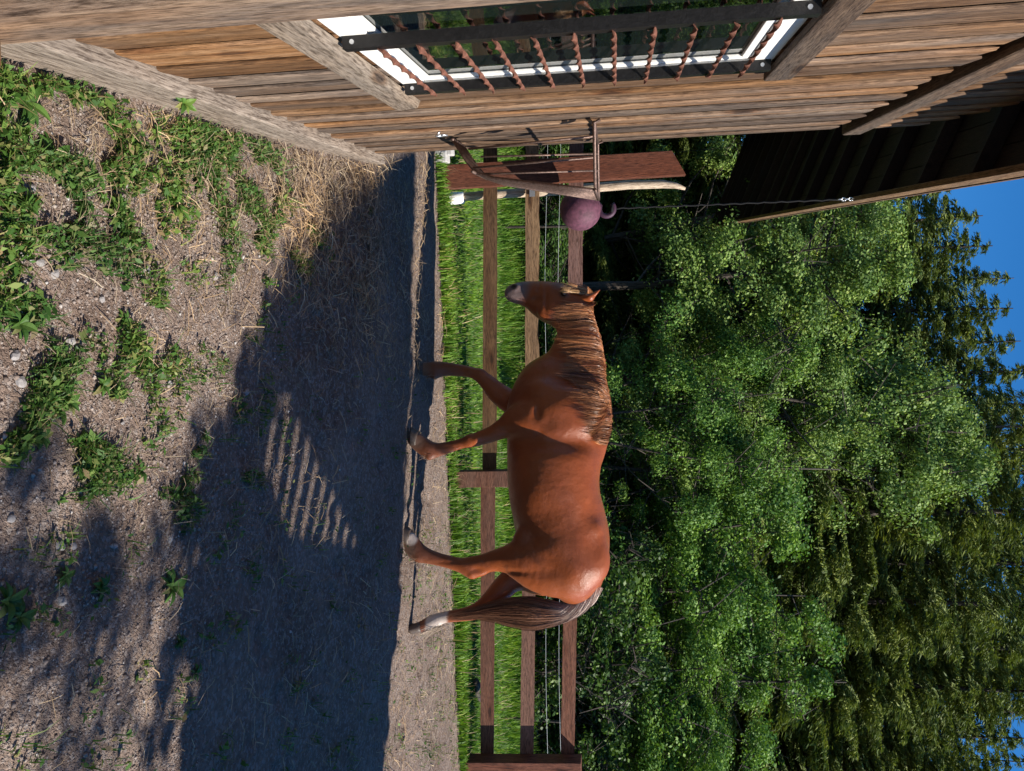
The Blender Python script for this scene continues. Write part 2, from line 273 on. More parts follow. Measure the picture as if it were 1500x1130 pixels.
b_ = MB().prism([(0, 0), (0.2, 0), (0.2, 0.045), (0.02, 0.05), (0, 0.03)], 0, 3.1).build('corner_batten', M['barn'], barn, (3.16, 0.034, -0.2))
# closed shell behind the boards
MB().box((-0.001, -4.0, 0), (0.03, -0.06, 3.2)).build('end_wall', M['barn_dark'], barn)
MB().box((0.03, -4.05, 0), (4.3, -4.0, 4.2)).build('back_wall', M['dark_in'], barn)
MB().box((4.27, -4.0, 0), (4.3, -0.06, 3.2)).build('near_wall', M['dark_in'], barn)
for a, b in (((0.03, -0.06, 0), (WS0-0.02, -0.012, 2.93)), ((WS1+0.02, -0.06, 0), (4.27, -0.012, 2.93)), ((WS0-0.02, -0.06, 0), (WS1+0.02, -0.012, WZ0-0.02)), ((WS0-0.02, -0.06, WZ1+0.02), (WS1+0.02, -0.012, 2.93))):
    MB().box(a, b).build('inner_lining', M['dark_in'], barn)
# window
OA, OB = -0.012, 0.022
win = MB().box((WS0, OA, WZ0), (WS0+0.065, OB, WZ1)).box((WS1-0.09, OA, WZ0), (WS1, OB, WZ1)).box((WS0+0.065, OA, WZ0), (WS1-0.09, OB, WZ0+0.085)).box((WS0+0.065, OA, WZ1-0.085), (WS1-0.09, OB, WZ1)).build('window', M['white'], barn, bevel=0.004)
MB().box((WS0+0.065, -0.006, WZ0+0.085), (WS1-0.09, -0.001, WZ1-0.085)).build('pane', M['glass'], win)
for a, b in (((WS0+0.0651, 0.0, WZ0+0.086), (WS0+0.09, 0.014, WZ1-0.086)), ((WS0+0.091, 0.0, WZ1-0.115), (WS1-0.091, 0.014, WZ1-0.086)), ((WS0+0.091, 0.0, WZ0+0.086), (WS1-0.091, 0.014, WZ0+0.11))): MB().box(a, b).build('sash_bar', M['white'], win, bevel=0.003)
MB().prism([(0.0, 0.0), (0.036, 0.0), (0.03, 0.09), (0.0, 0.105)], 1.80, 3.16, axis=0).build('sill', M['trim'], win, (0, 0.030, WZ0-0.107), bevel=0.004)
MB().box((1.90, 0.030, WZ1), (3.16, 0.060, WZ1+0.105)).build('head_trim', M['beam'], win, bevel=0.006)
for s_ in (2.085, 2.775):
    MB().box((s_-0.02, 0.052, WZ0+0.01), (s_+0.018, 0.058, WZ1-0.01)).box((s_+0.012, 0.0225, WZ0+0.01), (s_+0.018, 0.052, WZ1-0.01)).build('bar_upright', M['black'], win)
    for z_ in (WZ0+0.04, WZ1-0.04): MB().tube([(s_+0.018, 0.040, z_), (s_+0.022, 0.040, z_)], 0.007, 10).build('screw_head', M['zinc'], win)
tw = MB(); nseg = 60; w2 = 0.010
for i in range(nseg+1):
    a = i/nseg*math.pi*7; x = 0.70*i/nseg; ca, sa = math.cos(a), math.sin(a)
    for e, h in ((w2, .0015), (w2, -.0015), (-w2, -.0015), (-w2, .0015)): tw.v.append((x, e*ca-h*sa, e*sa+h*ca))
for i in range(nseg):
    for q in range(4): tw.f.append((i*4+q, i*4+(q+1) % 4, i*4+4+(q+1) % 4, i*4+4+q))
tw.f += [(3, 2, 1, 0), tuple(nseg*4+q for q in range(4))]; twm = tw.mesh('twisted_bar')
for i in range(11): link('twisted_bar', twm, M['rust'], win, (2.08, 0.066, 0.90+i*0.1125), (random.uniform(0, 3), 0, 0))
# roof
EO, EZ, SL, S0, S1 = 0.365, 3.60, math.tan(math.radians(22)), -11.4, 4.6
def rz_(o): return EZ+(EO-o)*SL
nb = 24
roof = MB().prism([(EO+0.03, rz_(EO+0.03)+0.035), (EO+0.03, rz_(EO+0.03)+0.06), (-3.6, rz_(-3.6)+0.06), (-3.6, rz_(-3.6)+0.035)], S0-0.15, S1, axis=0).build('roof', M['barn_dark'], barn)
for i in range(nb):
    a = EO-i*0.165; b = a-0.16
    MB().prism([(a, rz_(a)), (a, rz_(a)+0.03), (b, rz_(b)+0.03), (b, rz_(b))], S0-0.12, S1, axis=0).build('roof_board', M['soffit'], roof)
s = S0+0.1
while s < S1:
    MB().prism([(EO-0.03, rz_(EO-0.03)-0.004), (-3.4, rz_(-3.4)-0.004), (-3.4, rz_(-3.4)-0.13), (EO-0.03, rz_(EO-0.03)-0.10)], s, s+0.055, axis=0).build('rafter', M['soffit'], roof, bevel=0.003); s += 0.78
MB().prism([(EO-0.025, EZ-0.085), (EO+0.012, EZ-0.085), (EO+0.03, EZ+0.075), (EO-0.005, EZ+0.075)], S0-0.13, S1, axis=0).build('fascia', M['fascia'], roof, bevel=0.004)
MB().box((S0-0.28, EO-0.20, EZ-0.17), (S0+0.2, EO-0.03, EZ-0.09)).build('rafter_end_block', M['pale'], roof, bevel=0.006)
MB().box((S0, -1.50, 4.06), (0.0, -1.38, 4.2)).build('purlin_beam', M['soffit'], roof)
for s_ in (-11.0, -7.6, -4.2): MB().box((s_-0.07, -1.51, 0), (s_+0.07, -1.37, 4.06)).build('shelter_post', M['barn_dark'], barn)
MB().tube([(3.30, -0.03, -0.02), (3.30, 0.10, -0.02), (3.30, 0.15, -0.02), (3.30, 0.155, -0.02)], [0.10, 0.10, 0.095, 0.08], 18).build('log_end', M['barn'], barn, smooth=True)
for s_, z_ in ((0.93, 0.67),):
    MB().tube([(s_+0.022*math.cos(a), 0.05, z_+0.03*math.sin(a)) for a in np.linspace(0, 2*math.pi, 13)], 0.005, 6).tube([(s_, 0.02, z_), (s_, 0.05, z_-0.028)], 0.005, 6).build('eye_bolt', M['zinc'], barn, smooth=True)

# ------------------------------------------------------------------ hay rack on the wall
rk = empty('hay_rack', bw(0.62, 0.035, 0), BRZ); tag(rk, 'rusty steel rod hay rack bolted to the barn wall by the corner', 'hay rack')
def rkt(name, pts, r=0.009, mat='steel'): return MB().tube([(p[0]-0.62, p[1]-0.035, p[2]) for p in pts], r, 8).build(name, M[mat], rk, smooth=True)
q = plane(872, 279, bw(1.06, 0, 0), WD); OO = bl(q)[1]; ZT = bl(q)[2]
rkt('top_bar', [(1.06, 0.036, ZT+0.03), (1.06, 0.05, ZT), (1.06, OO, ZT)]); rkt('top_bar', [(0.22, 0.036, ZT+0.03), (0.22, 0.05, ZT), (0.22, OO, ZT)])
rkt('front_rail', [(1.07, OO, ZT), (0.21, OO, ZT)]); rkt('wall_rail', [(1.06, 0.048, ZT), (0.22, 0.048, ZT)])
NB = 8
for i in range(NB):
    u = i/(NB-1); st = 1.06-0.84*u; sb = 0.72-0.30*u; k_ = 0.66
    pts = [(st, OO, ZT)]
    for w in (0.33, 0.66, 0.9): pts.append((st+(sb-st)*w*0.8, OO-(OO-0.26)*w, ZT-(ZT-0.86)*w))
    pts += [(st+(sb-st)*0.86, 0.235, 0.82), (st+(sb-st)*0.93, 0.16, 0.76), (sb, 0.048, 0.69)]
    rkt('front_rod', pts, 0.0095 if i in (0, NB-1) else 0.007)
rkt('base_rail', [(0.74, 0.045, 0.69), (0.40, 0.045, 0.69)]); rkt('base_rail', [(0.86, 0.235, 0.815), (0.38, 0.235, 0.815)])
for o_ in (0.11, 0.21): rkt('side_rod', [(1.06-o_*0.3, o_, ZT), (0.80, o_, 0.79+max(0, o_-0.16)*0.4)], 0.006); rkt('side_rod', [(0.22+o_*0.2, o_, ZT), (0.42, o_, 0.79)], 0.006)

# ------------------------------------------------------------------ ball on a rope under the eaves
bp_ = plane(1245, 291, bw(0, EO-0.01, 0), WN); bs = bl(bp_); 
bq = ray(850, 308); bc = CC+bq*(bp_[1]/bq[1]); ball = empty('hanging_ball', bc); tag(ball, 'purple rubber horse ball with a handle hanging on a black rope from the eaves', 'ball')
tpos = bw(bs[0], EO-0.005, EZ-0.09)-bc
me = bpy.data.meshes.new('ball_body'); bm = bmesh.new(); bmesh.ops.create_uvsphere(bm, u_segments=40, v_segments=24, radius=30/FPX*bp_[1])
for v in bm.verts: v.co *= 1+0.012*mnoise.noise(v.co*9)
bm.to_mesh(me); bm.free(); link('ball_body', me, M['ball'], ball, smooth=True)
MB().tube([(-0.05+0.0*i, 0.0, 0.15) if i == 0 else (0.062*math.cos(a), 0.0, 0.225+0.062*math.sin(a)) for i, a in enumerate(np.linspace(-2.3, 2*math.pi-3.98, 16))], 0.022, 10).build('handle', M['grip'], ball, smooth=True)
MB().tube([(0.032*math.cos(a), 0.032*math.sin(a), 0.27) for a in np.linspace(0, 6.28, 13)], 0.012, 6).build('knot', M['rope'], ball, smooth=True)
top = Vector(tpos); st = Vector((0, 0, 0.27)); rp = []
for i in range(41):
    w = i/40; rp.append(st.lerp(top-Vector((0, 0, 0.10)), w)+Vector((0.004*math.sin(w*90), 0.004*math.cos(w*90), 0)))
MB().tube(rp, 0.007, 7).build('rope', M['rope'], ball, smooth=True)
for i in range(5):
    c_ = top-Vector((0, 0, 0.10-i*0.028)); ax = i % 2
    MB().tube([c_+(Vector((0.012*math.cos(a), 0, 0.02*math.sin(a))) if ax else Vector((0, 0.012*math.cos(a), 0.02*math.sin(a)))) for a in np.linspace(0, 6.283, 11)], 0.004, 6).build('chain_link', M['zinc'], ball, smooth=True)

# ------------------------------------------------------------------ fence
FNv = np.array([FN[0], FN[1], 0]); FP0 = np.array([FA[0], FA[1], 0]); FRZ = math.atan2(FD[1], FD[0])
fence = empty('wooden_fence', FP0, FRZ); tag(fence, 'brown three rail wooden paddock fence behind the horse', 'fence')
def fl(ix, iy, o=0): 
    p = plane(ix, iy, FP0+FNv*o, FNv); q = p-FP0; return float(q[:2]@FD), float(p[2])
def rail(a0, a1, mat, rough=0.0):            # (ix_low, ix_high, iy) at each end
    x0, zl0 = fl(a0[0], a0[2]); _, zh0 = fl(a0[1], a0[2]); x1, zl1 = fl(a1[0], a1[2]); _, zh1 = fl(a1[1], a1[2])
    n = 40; vs = []; fs = []
    for i in range(n+1):
        w = i/n; x = x0+(x1-x0)*w; zl = zl0+(zl1-zl0)*w+0.004*mnoise.noise((x*2.5, 1, a0[0])); zh = zh0+(zh1-zh0)*w+rough*mnoise.noise((x*5, 7, a0[0]))+rough*0.6*mnoise.noise((x*17, 3, a0[0]))
        y = 0.006*mnoise.noise((x*1.2, 5, a0[0])); vs += [(x-x0, y-0.016, zl-zl0), (x-x0, y+0.016, zl-zl0), (x-x0, y+0.016, zh-zl0-rough*0.7), (x-x0, y-0.016, zh-zl0)]
        if i: 
            for k in range(4): fs.append(((i-1)*4+k, (i-1)*4+(k+1) % 4, i*4+(k+1) % 4, i*4+k))
    fs += [(0, 3, 2, 1)][:1]+[tuple(n*4+k for k in range(4))]
    mb = MB().add(vs, [tuple(reversed(f)) for f in fs]); return mb.build('rail', M[mat], fence, (x0, 0, zl0))
rail((709, 729, 120), (707, 728, 701), 'rail_gold', 0.006); rail((770.5, 792, 120), (769, 787, 701), 'rail_gold', 0.016); rail((834, 856, 120), (831, 851, 701), 'rail_rose', 0.005)
rail((704.5, 725.5, 703), (704, 723, 1180), 'rail_dark', 0.003); rail((767, 786, 703), (761, 781, 1180), 'rail_dark', 0.003); rail((829, 849, 703), (820, 840, 1180), 'rail_dark', 0.003)
def post(iy0, iy1, ixtop, mat, o=0.055, lean=0.0, th=0.09, slant=0.0):
    x0, _ = fl(700, iy0, o); x1, _ = fl(700, iy1, o); _, zt = fl(ixtop, (iy0+iy1)/2, o); w = x1-x0
    mb = MB().add([(0, -th, -0.05), (w, -th, -0.05), (w, 0, -0.05), (0, 0, -0.05), (lean, -th, zt-slant), (w+lean, -th, zt), (w+lean, 0, zt), (lean, 0, zt-slant)],
                  [(0, 3, 2, 1), (4, 5, 6, 7), (0, 1, 5, 4), (1, 2, 6, 5), (2, 3, 7, 6), (3, 0, 4, 7)])
    return mb.build('post', M[mat], fence, (x0, -0.02, 0), bevel=0.005)
post(241, 276, 1004, 'stain', lean=-0.02, slant=0.12, th=0.10); post(689.5, 713, 862, 'rail_dark', lean=-0.02); post(1108, 1142, 852, 'stain', lean=-0.06, th=0.16)
MB().box((-0.05, -0.125, 0), (0.05, -0.12, 0.05)).build('bracket', M['zinc'], fence, (fl(776, 272)[0]+0.055, 0.09, fl(776, 272)[1]))
# pale pole beside the post
pb = ground(655, 291); pole = empty('pale_pole', (pb[0], pb[1], 0)); tag(pole, 'pale debarked pole with a white base sleeve standing beside the fence post', 'pole')
def pz(ix, iy): q = plane(ix, iy, pb, np.array([0, 1., 0])); return (q[0]-pb[0], 0, q[2])
pts = [pz(*c) for c in ((655, 291), (720, 285), (800, 281), (860, 276), (920, 271), (970, 270), (990, 272), (1004, 277))]
MB().tube(pts, [0.04, 0.04, 0.042, 0.043, 0.042, 0.038, 0.028, 0.012], 12).build('shaft', M['pale'], pole, smooth=True)
MB().tube([(0.003, 0, -0.03), (0.003, 0, 0.02), (0.0, 0, 0.155), (0.0, 0, 0.165)], [0.052, 0.058, 0.056, 0.045], 14).build('sleeve', M['white'], pole, smooth=True)
cb = ground(640, 221); tag(MB().box((-0.11, -0.08, -0.02), (0.11, 0.08, 0.10)).box((-0.09, -0.06, 0.10), (0.05, 0.06, 0.15)).build('concrete_block', M['conc'], None, (cb[0], cb[1], 0), (0, 0, 0.2), bevel=0.01), 'grey concrete block on the ground behind the barn corner', 'block')
# electric wire fence at the far side of the pasture
wf = empty('wire_fence', (0, 10.6, 0)); tag(wf, 'thin white electric wire fence along the edge of the wood', 'wire fence')
for z_ in (0.42, 0.62, 0.80): MB().tube([(x, 0.05*math.sin(x), z_+0.02*math.sin(x*1.3)-0.012*x) for x in np.linspace(-7, 9, 33)], 0.002, 5).build('wire', M['wire'], wf)
for x in (-5.2, -2.2, 0.9, 2.35, 4.6, 7.5): MB().tube([(x, 0, -0.05), (x+0.03, 0, 0.95)], 0.02, 8).build('stake', M['bark'], wf)
lg = ground(690, 1010); tag(MB().tube([(-0.28, 0, 0.05), (-0.1, 0.02, 0.07), (0.12, 0, 0.06), (0.3, -0.02, 0.10)], [0.035, 0.032, 0.03, 0.02], 8).build('fallen_branch', M['bark'], None, (lg[0], lg[1], 0.0), (0, 0.15, 0.9), smooth=True), 'short grey fallen branch lying in the pasture grass', 'branch')

# ------------------------------------------------------------------ off to the right: unseen board screen added and cut to shade the yard
SX = 5.0
def to_screen(ix, iy):                          # ground shadow point -> point on the screen plane that casts it
    g = ground(ix, iy, -0.06); k = (SX-g[0])/(-SUNT[0]); q = g-SUNT*k; return q[1], q[2]
DARK = [to_screen(*c) for c in ((600, 205), (545, 230), (430, 450), (385, 560), (345, 650), (325, 780), (312, 900), (300, 1110))]
DARK += [(DARK[-1][0]-0.05, -0.12)]; FAR = [to_screen(*c) for c in ((545, 1130), (575, 850), (590, 500))]; DARK += [(FAR[0][0]-0.1, -0.12)]+FAR
LAT = [to_screen(*c) for c in ((432, 590), (392, 612), (398, 705), (436, 800), (520, 790), (474, 690))]
def spans(poly, y):
    zs_ = []
    for i in range(len(poly)):
        (a, b), (c, d) = poly[i], poly[(i+1) % len(poly)]
        if (a <= y) != (c <= y): zs_.append(b+(d-b)*(y-a)/(c-a))
    zs_.sort(); return list(zip(zs_[::2], zs_[1::2]))
scr = empty('shadow_screen', (SX, 0, 0)); tag(scr, 'unseen tall slatted board screen added to cast the yard shadow', 'screen')
y = min(p_[0] for p_ in DARK); YE = max(p_[0] for p_ in DARK); wbd = 0.06
while y < YE:
    ym = y+wbd/2; hole = spans(LAT, ym)
    for a, b in spans(DARK, ym):
        cuts = [(a, b)]
        for h0, h1 in hole: cuts = [q for (c, d) in cuts for q in ((c, min(d, h0)), (max(c, h1), d)) if q[1]-q[0] > 0.01]
        for c, d in cuts: MB().box((0, 0, 0), (0.022, wbd+0.004, d-c)).build('board', M['barn_dark'], scr, (0.0 if int(y/wbd) % 2 else 0.004, y, c))
    y += wbd
ly0, ly1 = min(p_[0] for p_ in LAT), max(p_[0] for p_ in LAT); lz0, lz1 = min(p_[1] for p_ in LAT), max(p_[1] for p_ in LAT)
for i in range(11):
    MB().box((0, 0, 0), (0.02, 0.74*(ly1-ly0)/11, lz1-lz0)).build('slat', M['barn_dark'], scr, (0.05, ly0+(ly1-ly0)*(i+0.35)/11, lz0))
edge_ = DARK[1:8]; ev = []
for (a, b), (c, d) in zip(edge_[:-1], edge_[1:]):
    k_ = int(1400*math.hypot(a-c, b-d)); w_ = RNG.random(k_)[:, None]; ev.append(np.hstack([RNG.normal(0.05, .10, (k_, 1)), a+(c-a)*w_+RNG.normal(0, .13, (k_, 1)), b+(d-b)*w_+RNG.normal(-.14, .10, (k_, 1))]))
(a, b), (c, d) = FAR[0], FAR[-1]; k_ = 1500; w_ = RNG.random(k_)[:, None]; ev.append(np.hstack([RNG.normal(0.05, .08, (k_, 1)), a+(c-a)*w_+RNG.normal(0, .06, (k_, 1)), b+(d-b)*w_+RNG.normal(0, .1, (k_, 1))]))
P = np.vstack(ev); cl_ = nz2(P[:, 1], P[:, 2], 4.0) > -.12; EDGE_LEAVES = P[cl_]
for yy in (min(p_[0] for p_ in DARK)+0.1, FAR[0][0]-0.25): MB().box((0.03, 0, 0), (0.13, 0.1, 1.6)).build('post', M['barn_dark'], scr, (0, yy, -0.12))
V, F = leaf_quads(EDGE_LEAVES, .095, .1, .75); tag(link('shadow_edge_leaves', np_mesh('shadow_edge_leaves', V, F), M['under'], scr), kind='stuff')  # unseen leaves added to break up the screen's shadow edge

# ------------------------------------------------------------------ horse: implicit body traced in its own median plane
HY = math.radians(10); HF = np.array([-math.cos(HY), math.sin(HY), 0]); HL = np.array([-math.sin(HY), -math.cos(HY), 0]); HP = np.array([0.8, 5.75, 0])
def hl(ix, iy, b=0.):
    p = plane(ix, iy, HP+HL*b, HL)-HP; return np.array([p@HF, p[2]])
def hworld(a): a = np.asarray(a); return HP+a[..., :1]*HF+a[..., 1:2]*HL+a[..., 2:3]*np.array([0, 0, 1.])
VX = 0.0082; GA0, GB0, GC0 = -1.35, -0.46, -0.02; NA, NBB, NC = int(3.25/VX), int(0.92/VX), int(1.75/VX)
SD = np.full((NA, NBB, NC), 0.25, np.float32)
ga = GA0+VX*np.arange(NA); gb = GB0+VX*np.arange(NBB); gc = GC0+VX*np.arange(NC)
def sub(lo, hi):
    i = [max(0, int((lo[k]-(GA0, GB0, GC0)[k])/VX)) for k in range(3)]; j = [min((NA, NBB, NC)[k], int((hi[k]-(GA0, GB0, GC0)[k])/VX)+2) for k in range(3)]
    return tuple(slice(i[k], max(i[k], j[k])) for k in range(3))
def merge(sl, d, k, cut=False):
    f = SD[sl]
    if cut: d = -d; h = np.clip(0.5-0.5*(f-d)/k, 0, 1); SD[sl] = f+(d-f)*h+k*h*(1-h); return
    h = np.clip(0.5+0.5*(f-d)/k, 0, 1); SD[sl] = f+(d-f)*h-k*h*(1-h)
def catmull(P, n):
    P = np.array(P, float); Q = np.vstack([2*P[0]-P[1], P, 2*P[-1]-P[-2]]); out = []
    for i in range(len(P)-1):
        a, b, c, d = Q[i:i+4]
        for k in range(n):
            t = k/n; out.append(0.5*((2*b)+(c-a)*t+(2*a-5*b+4*c-d)*t*t+(3*b-a-3*c+d)*t**3))
    out.append(P[-1]); return np.array(out)
def chain(st, k=0.04, n=3, pw=2.0):                # stations: (pixel, opposite pixel, half width, lateral centre)
    rows = []
    for (p, q, hw, b0) in st:
        A = hl(*p, b0); B = hl(*q, b0); m_ = (A+B)/2; rows.append((m_[0], m_[1], np.linalg.norm(A-B)/2, hw, b0))
    rows = catmull(rows, n); pad = rows[:, 2:4].max()+0.09
    sl = sub((rows[:, 0].min()-pad, rows[:, 4].min()-pad, rows[:, 1].min()-pad), (rows[:, 0].max()+pad, rows[:, 4].max()+pad, rows[:, 1].max()+pad))
    A, B, C = np.meshgrid(ga[sl[0]], gb[sl[1]], gc[sl[2]], indexing='ij'); A = A[:, :1, :]; C = C[:, :1, :]; B = B[:1, :, :1]; best = None
    for r, s_ in zip(rows[:-1], rows[1:]):
        d = s_[:2]-r[:2]; L2 = max(d@d, 1e-9); t = np.clip(((A-r[0])*d[0]+(C-r[1])*d[1])/L2, 0, 1)
        s2 = np.sqrt((A-r[0]-t*d[0])**2+(C-r[1]-t*d[1])**2); hh = r[2]+t*(s_[2]-r[2]); hw = r[3]+t*(s_[3]-r[3]); b0 = r[4]+t*(s_[4]-r[4])
        q = ((s2/hh)**pw+(np.abs(B-b0)/hw)**pw)**(1/pw); dd = (q-1)*np.minimum(hh, hw)
        best = dd if best is None else np.minimum(best, dd)
    merge(sl, best.astype(np.float32), k)
def blob(p, b, r, k=0.05, cut=False):
    a, c = hl(*p, b); r = np.array(r); pad = r.max()+0.08; sl = sub((a-pad, b-pad, c-pad), (a+pad, b+pad, c+pad))
    A, B, C = np.meshgrid(ga[sl[0]]-a, gb[sl[1]]-b, gc[sl[2]]-c, indexing='ij')
    q = np.sqrt((A/r[0])**2+(B/r[1])**2+(C/r[2])**2); merge(sl, ((q-1)*r.min()).astype(np.float32), k, cut)
def rod(p, q, r0, r1, b0, b1, k=0.02, cut=False, flat_=1.0):
    P = np.array([hl(*p, b0)[0], b0, hl(*p, b0)[1]]); Q = np.array([hl(*q, b1)[0], b1, hl(*q, b1)[1]]); pad = max(r0, r1)+0.05
    sl = sub(np.minimum(P, Q)-pad, np.maximum(P, Q)+pad); A, B, C = np.meshgrid(ga[sl[0]], gb[sl[1]], gc[sl[2]], indexing='ij'); d = Q-P
    t = np.clip(((A-P[0])*d[0]+(B-P[1])*d[1]+(C-P[2])*d[2])/(d@d), 0, 1)
    dd = np.sqrt((A-P[0]-t*d[0])**2+((B-P[1]-t*d[1])*flat_)**2+(C-P[2]-t*d[2])**2)-(r0+(r1-r0)*t); merge(sl, dd.astype(np.float32), k, cut)
TORSO = [((800,546),(772,560),.10,0),((845,562),(757,577),.165,0),((876,598),(744,608),.215,0),((889,634),(743,638),.235,0),((882,668),(743.5,667),.275,0),((878,700),(744.5,700),.305,0),
         ((880,733),(748,731),.315,0),((887,763),(757,758),.305,0),((893,792),(775,788),.285,0),((889,820),(790,818),.265,0),((878,844),(802,845),.215,0),((862,864),(818,864),.13,0)]
chain(TORSO, 0.03, 4, 2.15)
chain([((889,632),(765,574),.15,0),((888,592),(779,556),.13,0),((885,552),(797,530),.108,0),((880,512),(812,502),.095,0),((872,480),(816,488),.085,0),((862,452),(815,477),.078,0)], 0.06, 4)
chain([((862,440),(846,462),.066,0),((850,426),(815,473),.088,0),((832,419),(799,473),.098,0),((812,415.5),(786,464),.088,0),((792,414),(775,453.5),.064,0),((773,413.5),(762,447),.056,0),((757,417),(750,443),.055,0),((747,424),(744.5,437),.04,0)], 0.035, 4, 2.2)
for sgn in (1, -1):
    blob((806, 455), 0.068*sgn, (0.085, 0.042, 0.10), 0.016)                    # cheek
    blob((829, 428), 0.082*sgn, (0.032, 0.022, 0.03), 0.025)                   # brow
    blob((756, 422), 0.042*sgn, (0.03, 0.02, 0.03), 0.02); blob((752, 420), 0.062*sgn, (0.012, 0.016, 0.02), 0.008, True)   # nostril
    rod((747, 436), (765, 433), 0.008, 0.006, 0.056*sgn, 0.062*sgn, 0.006, True)  # mouth
    blob((826, 430), 0.108*sgn, (0.021, 0.018, 0.015), 0.008, True)             # eye opening
    rod((853, 439), (864, 436), 0.028, 0.032, 0.055*sgn, 0.075*sgn, 0.02); rod((864, 436), (880, 424), 0.031, 0.003, 0.075*sgn, 0.085*sgn, 0.012)
    rod((862, 430), (876, 425), 0.017, 0.004, 0.095*sgn, 0.095*sgn, 0.008, True)
    blob((835, 600), 0.165*sgn, (0.16, 0.075, 0.22), 0.06); blob((778, 618), 0.175*sgn, (0.115, 0.075, 0.14), 0.04)     # shoulder blade, triceps
    blob((795, 575), 0.135*sgn, (0.09, 0.08, 0.12), 0.05)                       # point of shoulder
    blob((842, 815), 0.185*sgn, (0.23, 0.105, 0.20), 0.06)     # hip, rump
    blob((770, 788), 0.175*sgn, (0.075, 0.06, 0.085), 0.05)                     # stifle
chain([((790,585),(775,634),.09,.135),((762,594),(756,640),.078,.145),((743,607),(746,641),.062,.135),((722,622),(728,646),.05,.125),((705,630.5),(707,652),.041,.118),((689,636.5),(690,656),.042,.115),((675,643),(674,658),.034,.112),((656,647),(657,664.5),.027,.11),((641,649),(644,669),.029,.11),((629,646),(628,672),.036,.11),((619,638),(613,663),.033,.11),((612,633),(607,657),.036,.11)], 0.03, 3)
chain([((780,568),(772,617),.085,-.125),((756,572),(743,606),.07,-.13),((736,562),(723,590),.054,-.125),((719,549.5),(708,570),.045,-.12),((706,541.5),(697,558.5),.042,-.118),((690,537),(686,553),.034,-.115),((668,533),(668,551.5),.027,-.112),((651,530.5),(653,551.5),.029,-.11),((637,529.5),(638,554),.036,-.11),((625,531),(624.5,551.5),.032,-.11),((617,531),(618,549),.034,-.11)], 0.03, 3)
chain([((850,778),(852,864),.12,.13),((818,774),(829,876),.13,.145),((793,777),(801,870),.122,.15),((770,786),(773,855),.10,.155),((749,797),(748,842),.07,.145),((729,804.5),(730,838.5),.054,.135),((711,811),(710,842),.046,.13),((694,815),(691,847),.046,.125),((675,817),(674,839),.041,.122),((655,813),(652,832),.032,.12),((635,807),(633,827.5),.031,.12),((618,797),(610,823),.038,.12),((608,785),(598,812),.034,.12),((601,778),(595,802),.037,.12)], 0.03, 3)
chain([((830,790),(835,868),.12,-.13),((795,800),(799,873),.115,-.15),((767,816),(772,866),.095,-.15),((746,831),(755,868),.075,-.14),((732,845),(741,879),.06,-.135),((716,864),(726,894),.05,-.13),((702,878.5),(710,905),.046,-.125),((686,888),(689,909.5),.04,-.122),((666,893),(667,911.5),.032,-.12),((648,896.5),(648,914),.031,-.12),((634,900),(637,921),.038,-.12),((621,907),(626,925.5),.033,-.12),((612,912),(616,927),.035,-.12)], 0.03, 3)
chain([((882,848),(868,852),.034,0),((878,862),(864,860),.032,0),((868,876),(856,872),.026,0),((850,888),(845,880),.015,0)], 0.03, 3)         # dock of the tail
blob((764, 770), 0.0, (0.07, 0.06, 0.045), 0.04)
def dent(p, b, r, amp):
    a, c = hl(*p, b); r = np.array(r); pad = r*1.9; sl = sub((a-pad[0], b-pad[1], c-pad[2]), (a+pad[0], b+pad[1], c+pad[2]))
    A, B, C = np.meshgrid((ga[sl[0]]-a)/r[0], (gb[sl[1]]-b)/r[1], (gc[sl[2]]-c)/r[2], indexing='ij'); q = A*A+B*B+C*C
    amp *= 1.6; SD[sl] += (amp*np.clip(np.exp(-q)-0.03, 0, 1)).astype(np.float32)
for g_ in (1, -1):
    dent((835, 648), .26*g_, (.07, .2, .22), .022); dent((775, 650), .24*g_, (.07, .2, .13), .02)            # hollow behind the shoulder
    dent((845, 556), .14*g_, (.06, .15, .2), .016); dent((812, 596), .24*g_, (.09, .12, .12), -.010); dent((786, 606), .22*g_, (.05, .12, .035), .010)
    dent((800, 752), .28*g_, (.11, .2, .14), .013); dent((868, 748), .24*g_, (.08, .15, .08), .007); dent((876, 772), .24*g_, (.06, .12, .06), -.006)
    dent((868, 800), .22*g_, (.10, .12, .06), .009); dent((845, 838), .24*g_, (.09, .12, .16), -.014); dent((800, 838), .25*g_, (.05, .12, .18), .007); dent((805, 805), .25*g_, (.07, .12, .14), -.012)
    dent((884, 625), .15*g_, (.2, .09, .07), .02); dent((886, 650), .15*g_, (.12, .09, .06), .015)
    dent((845, 427), .09*g_, (.025, .05, .03), .008); dent((800, 440), .09*g_, (.09, .05, .016), .007); dent((786, 440), .07*g_, (.03, .05, .05), .009); dent((790, 424), .06*g_, (.05, .05, .02), .004)
    dent((768, 424), .06*g_, (.03, .04, .03), .005)
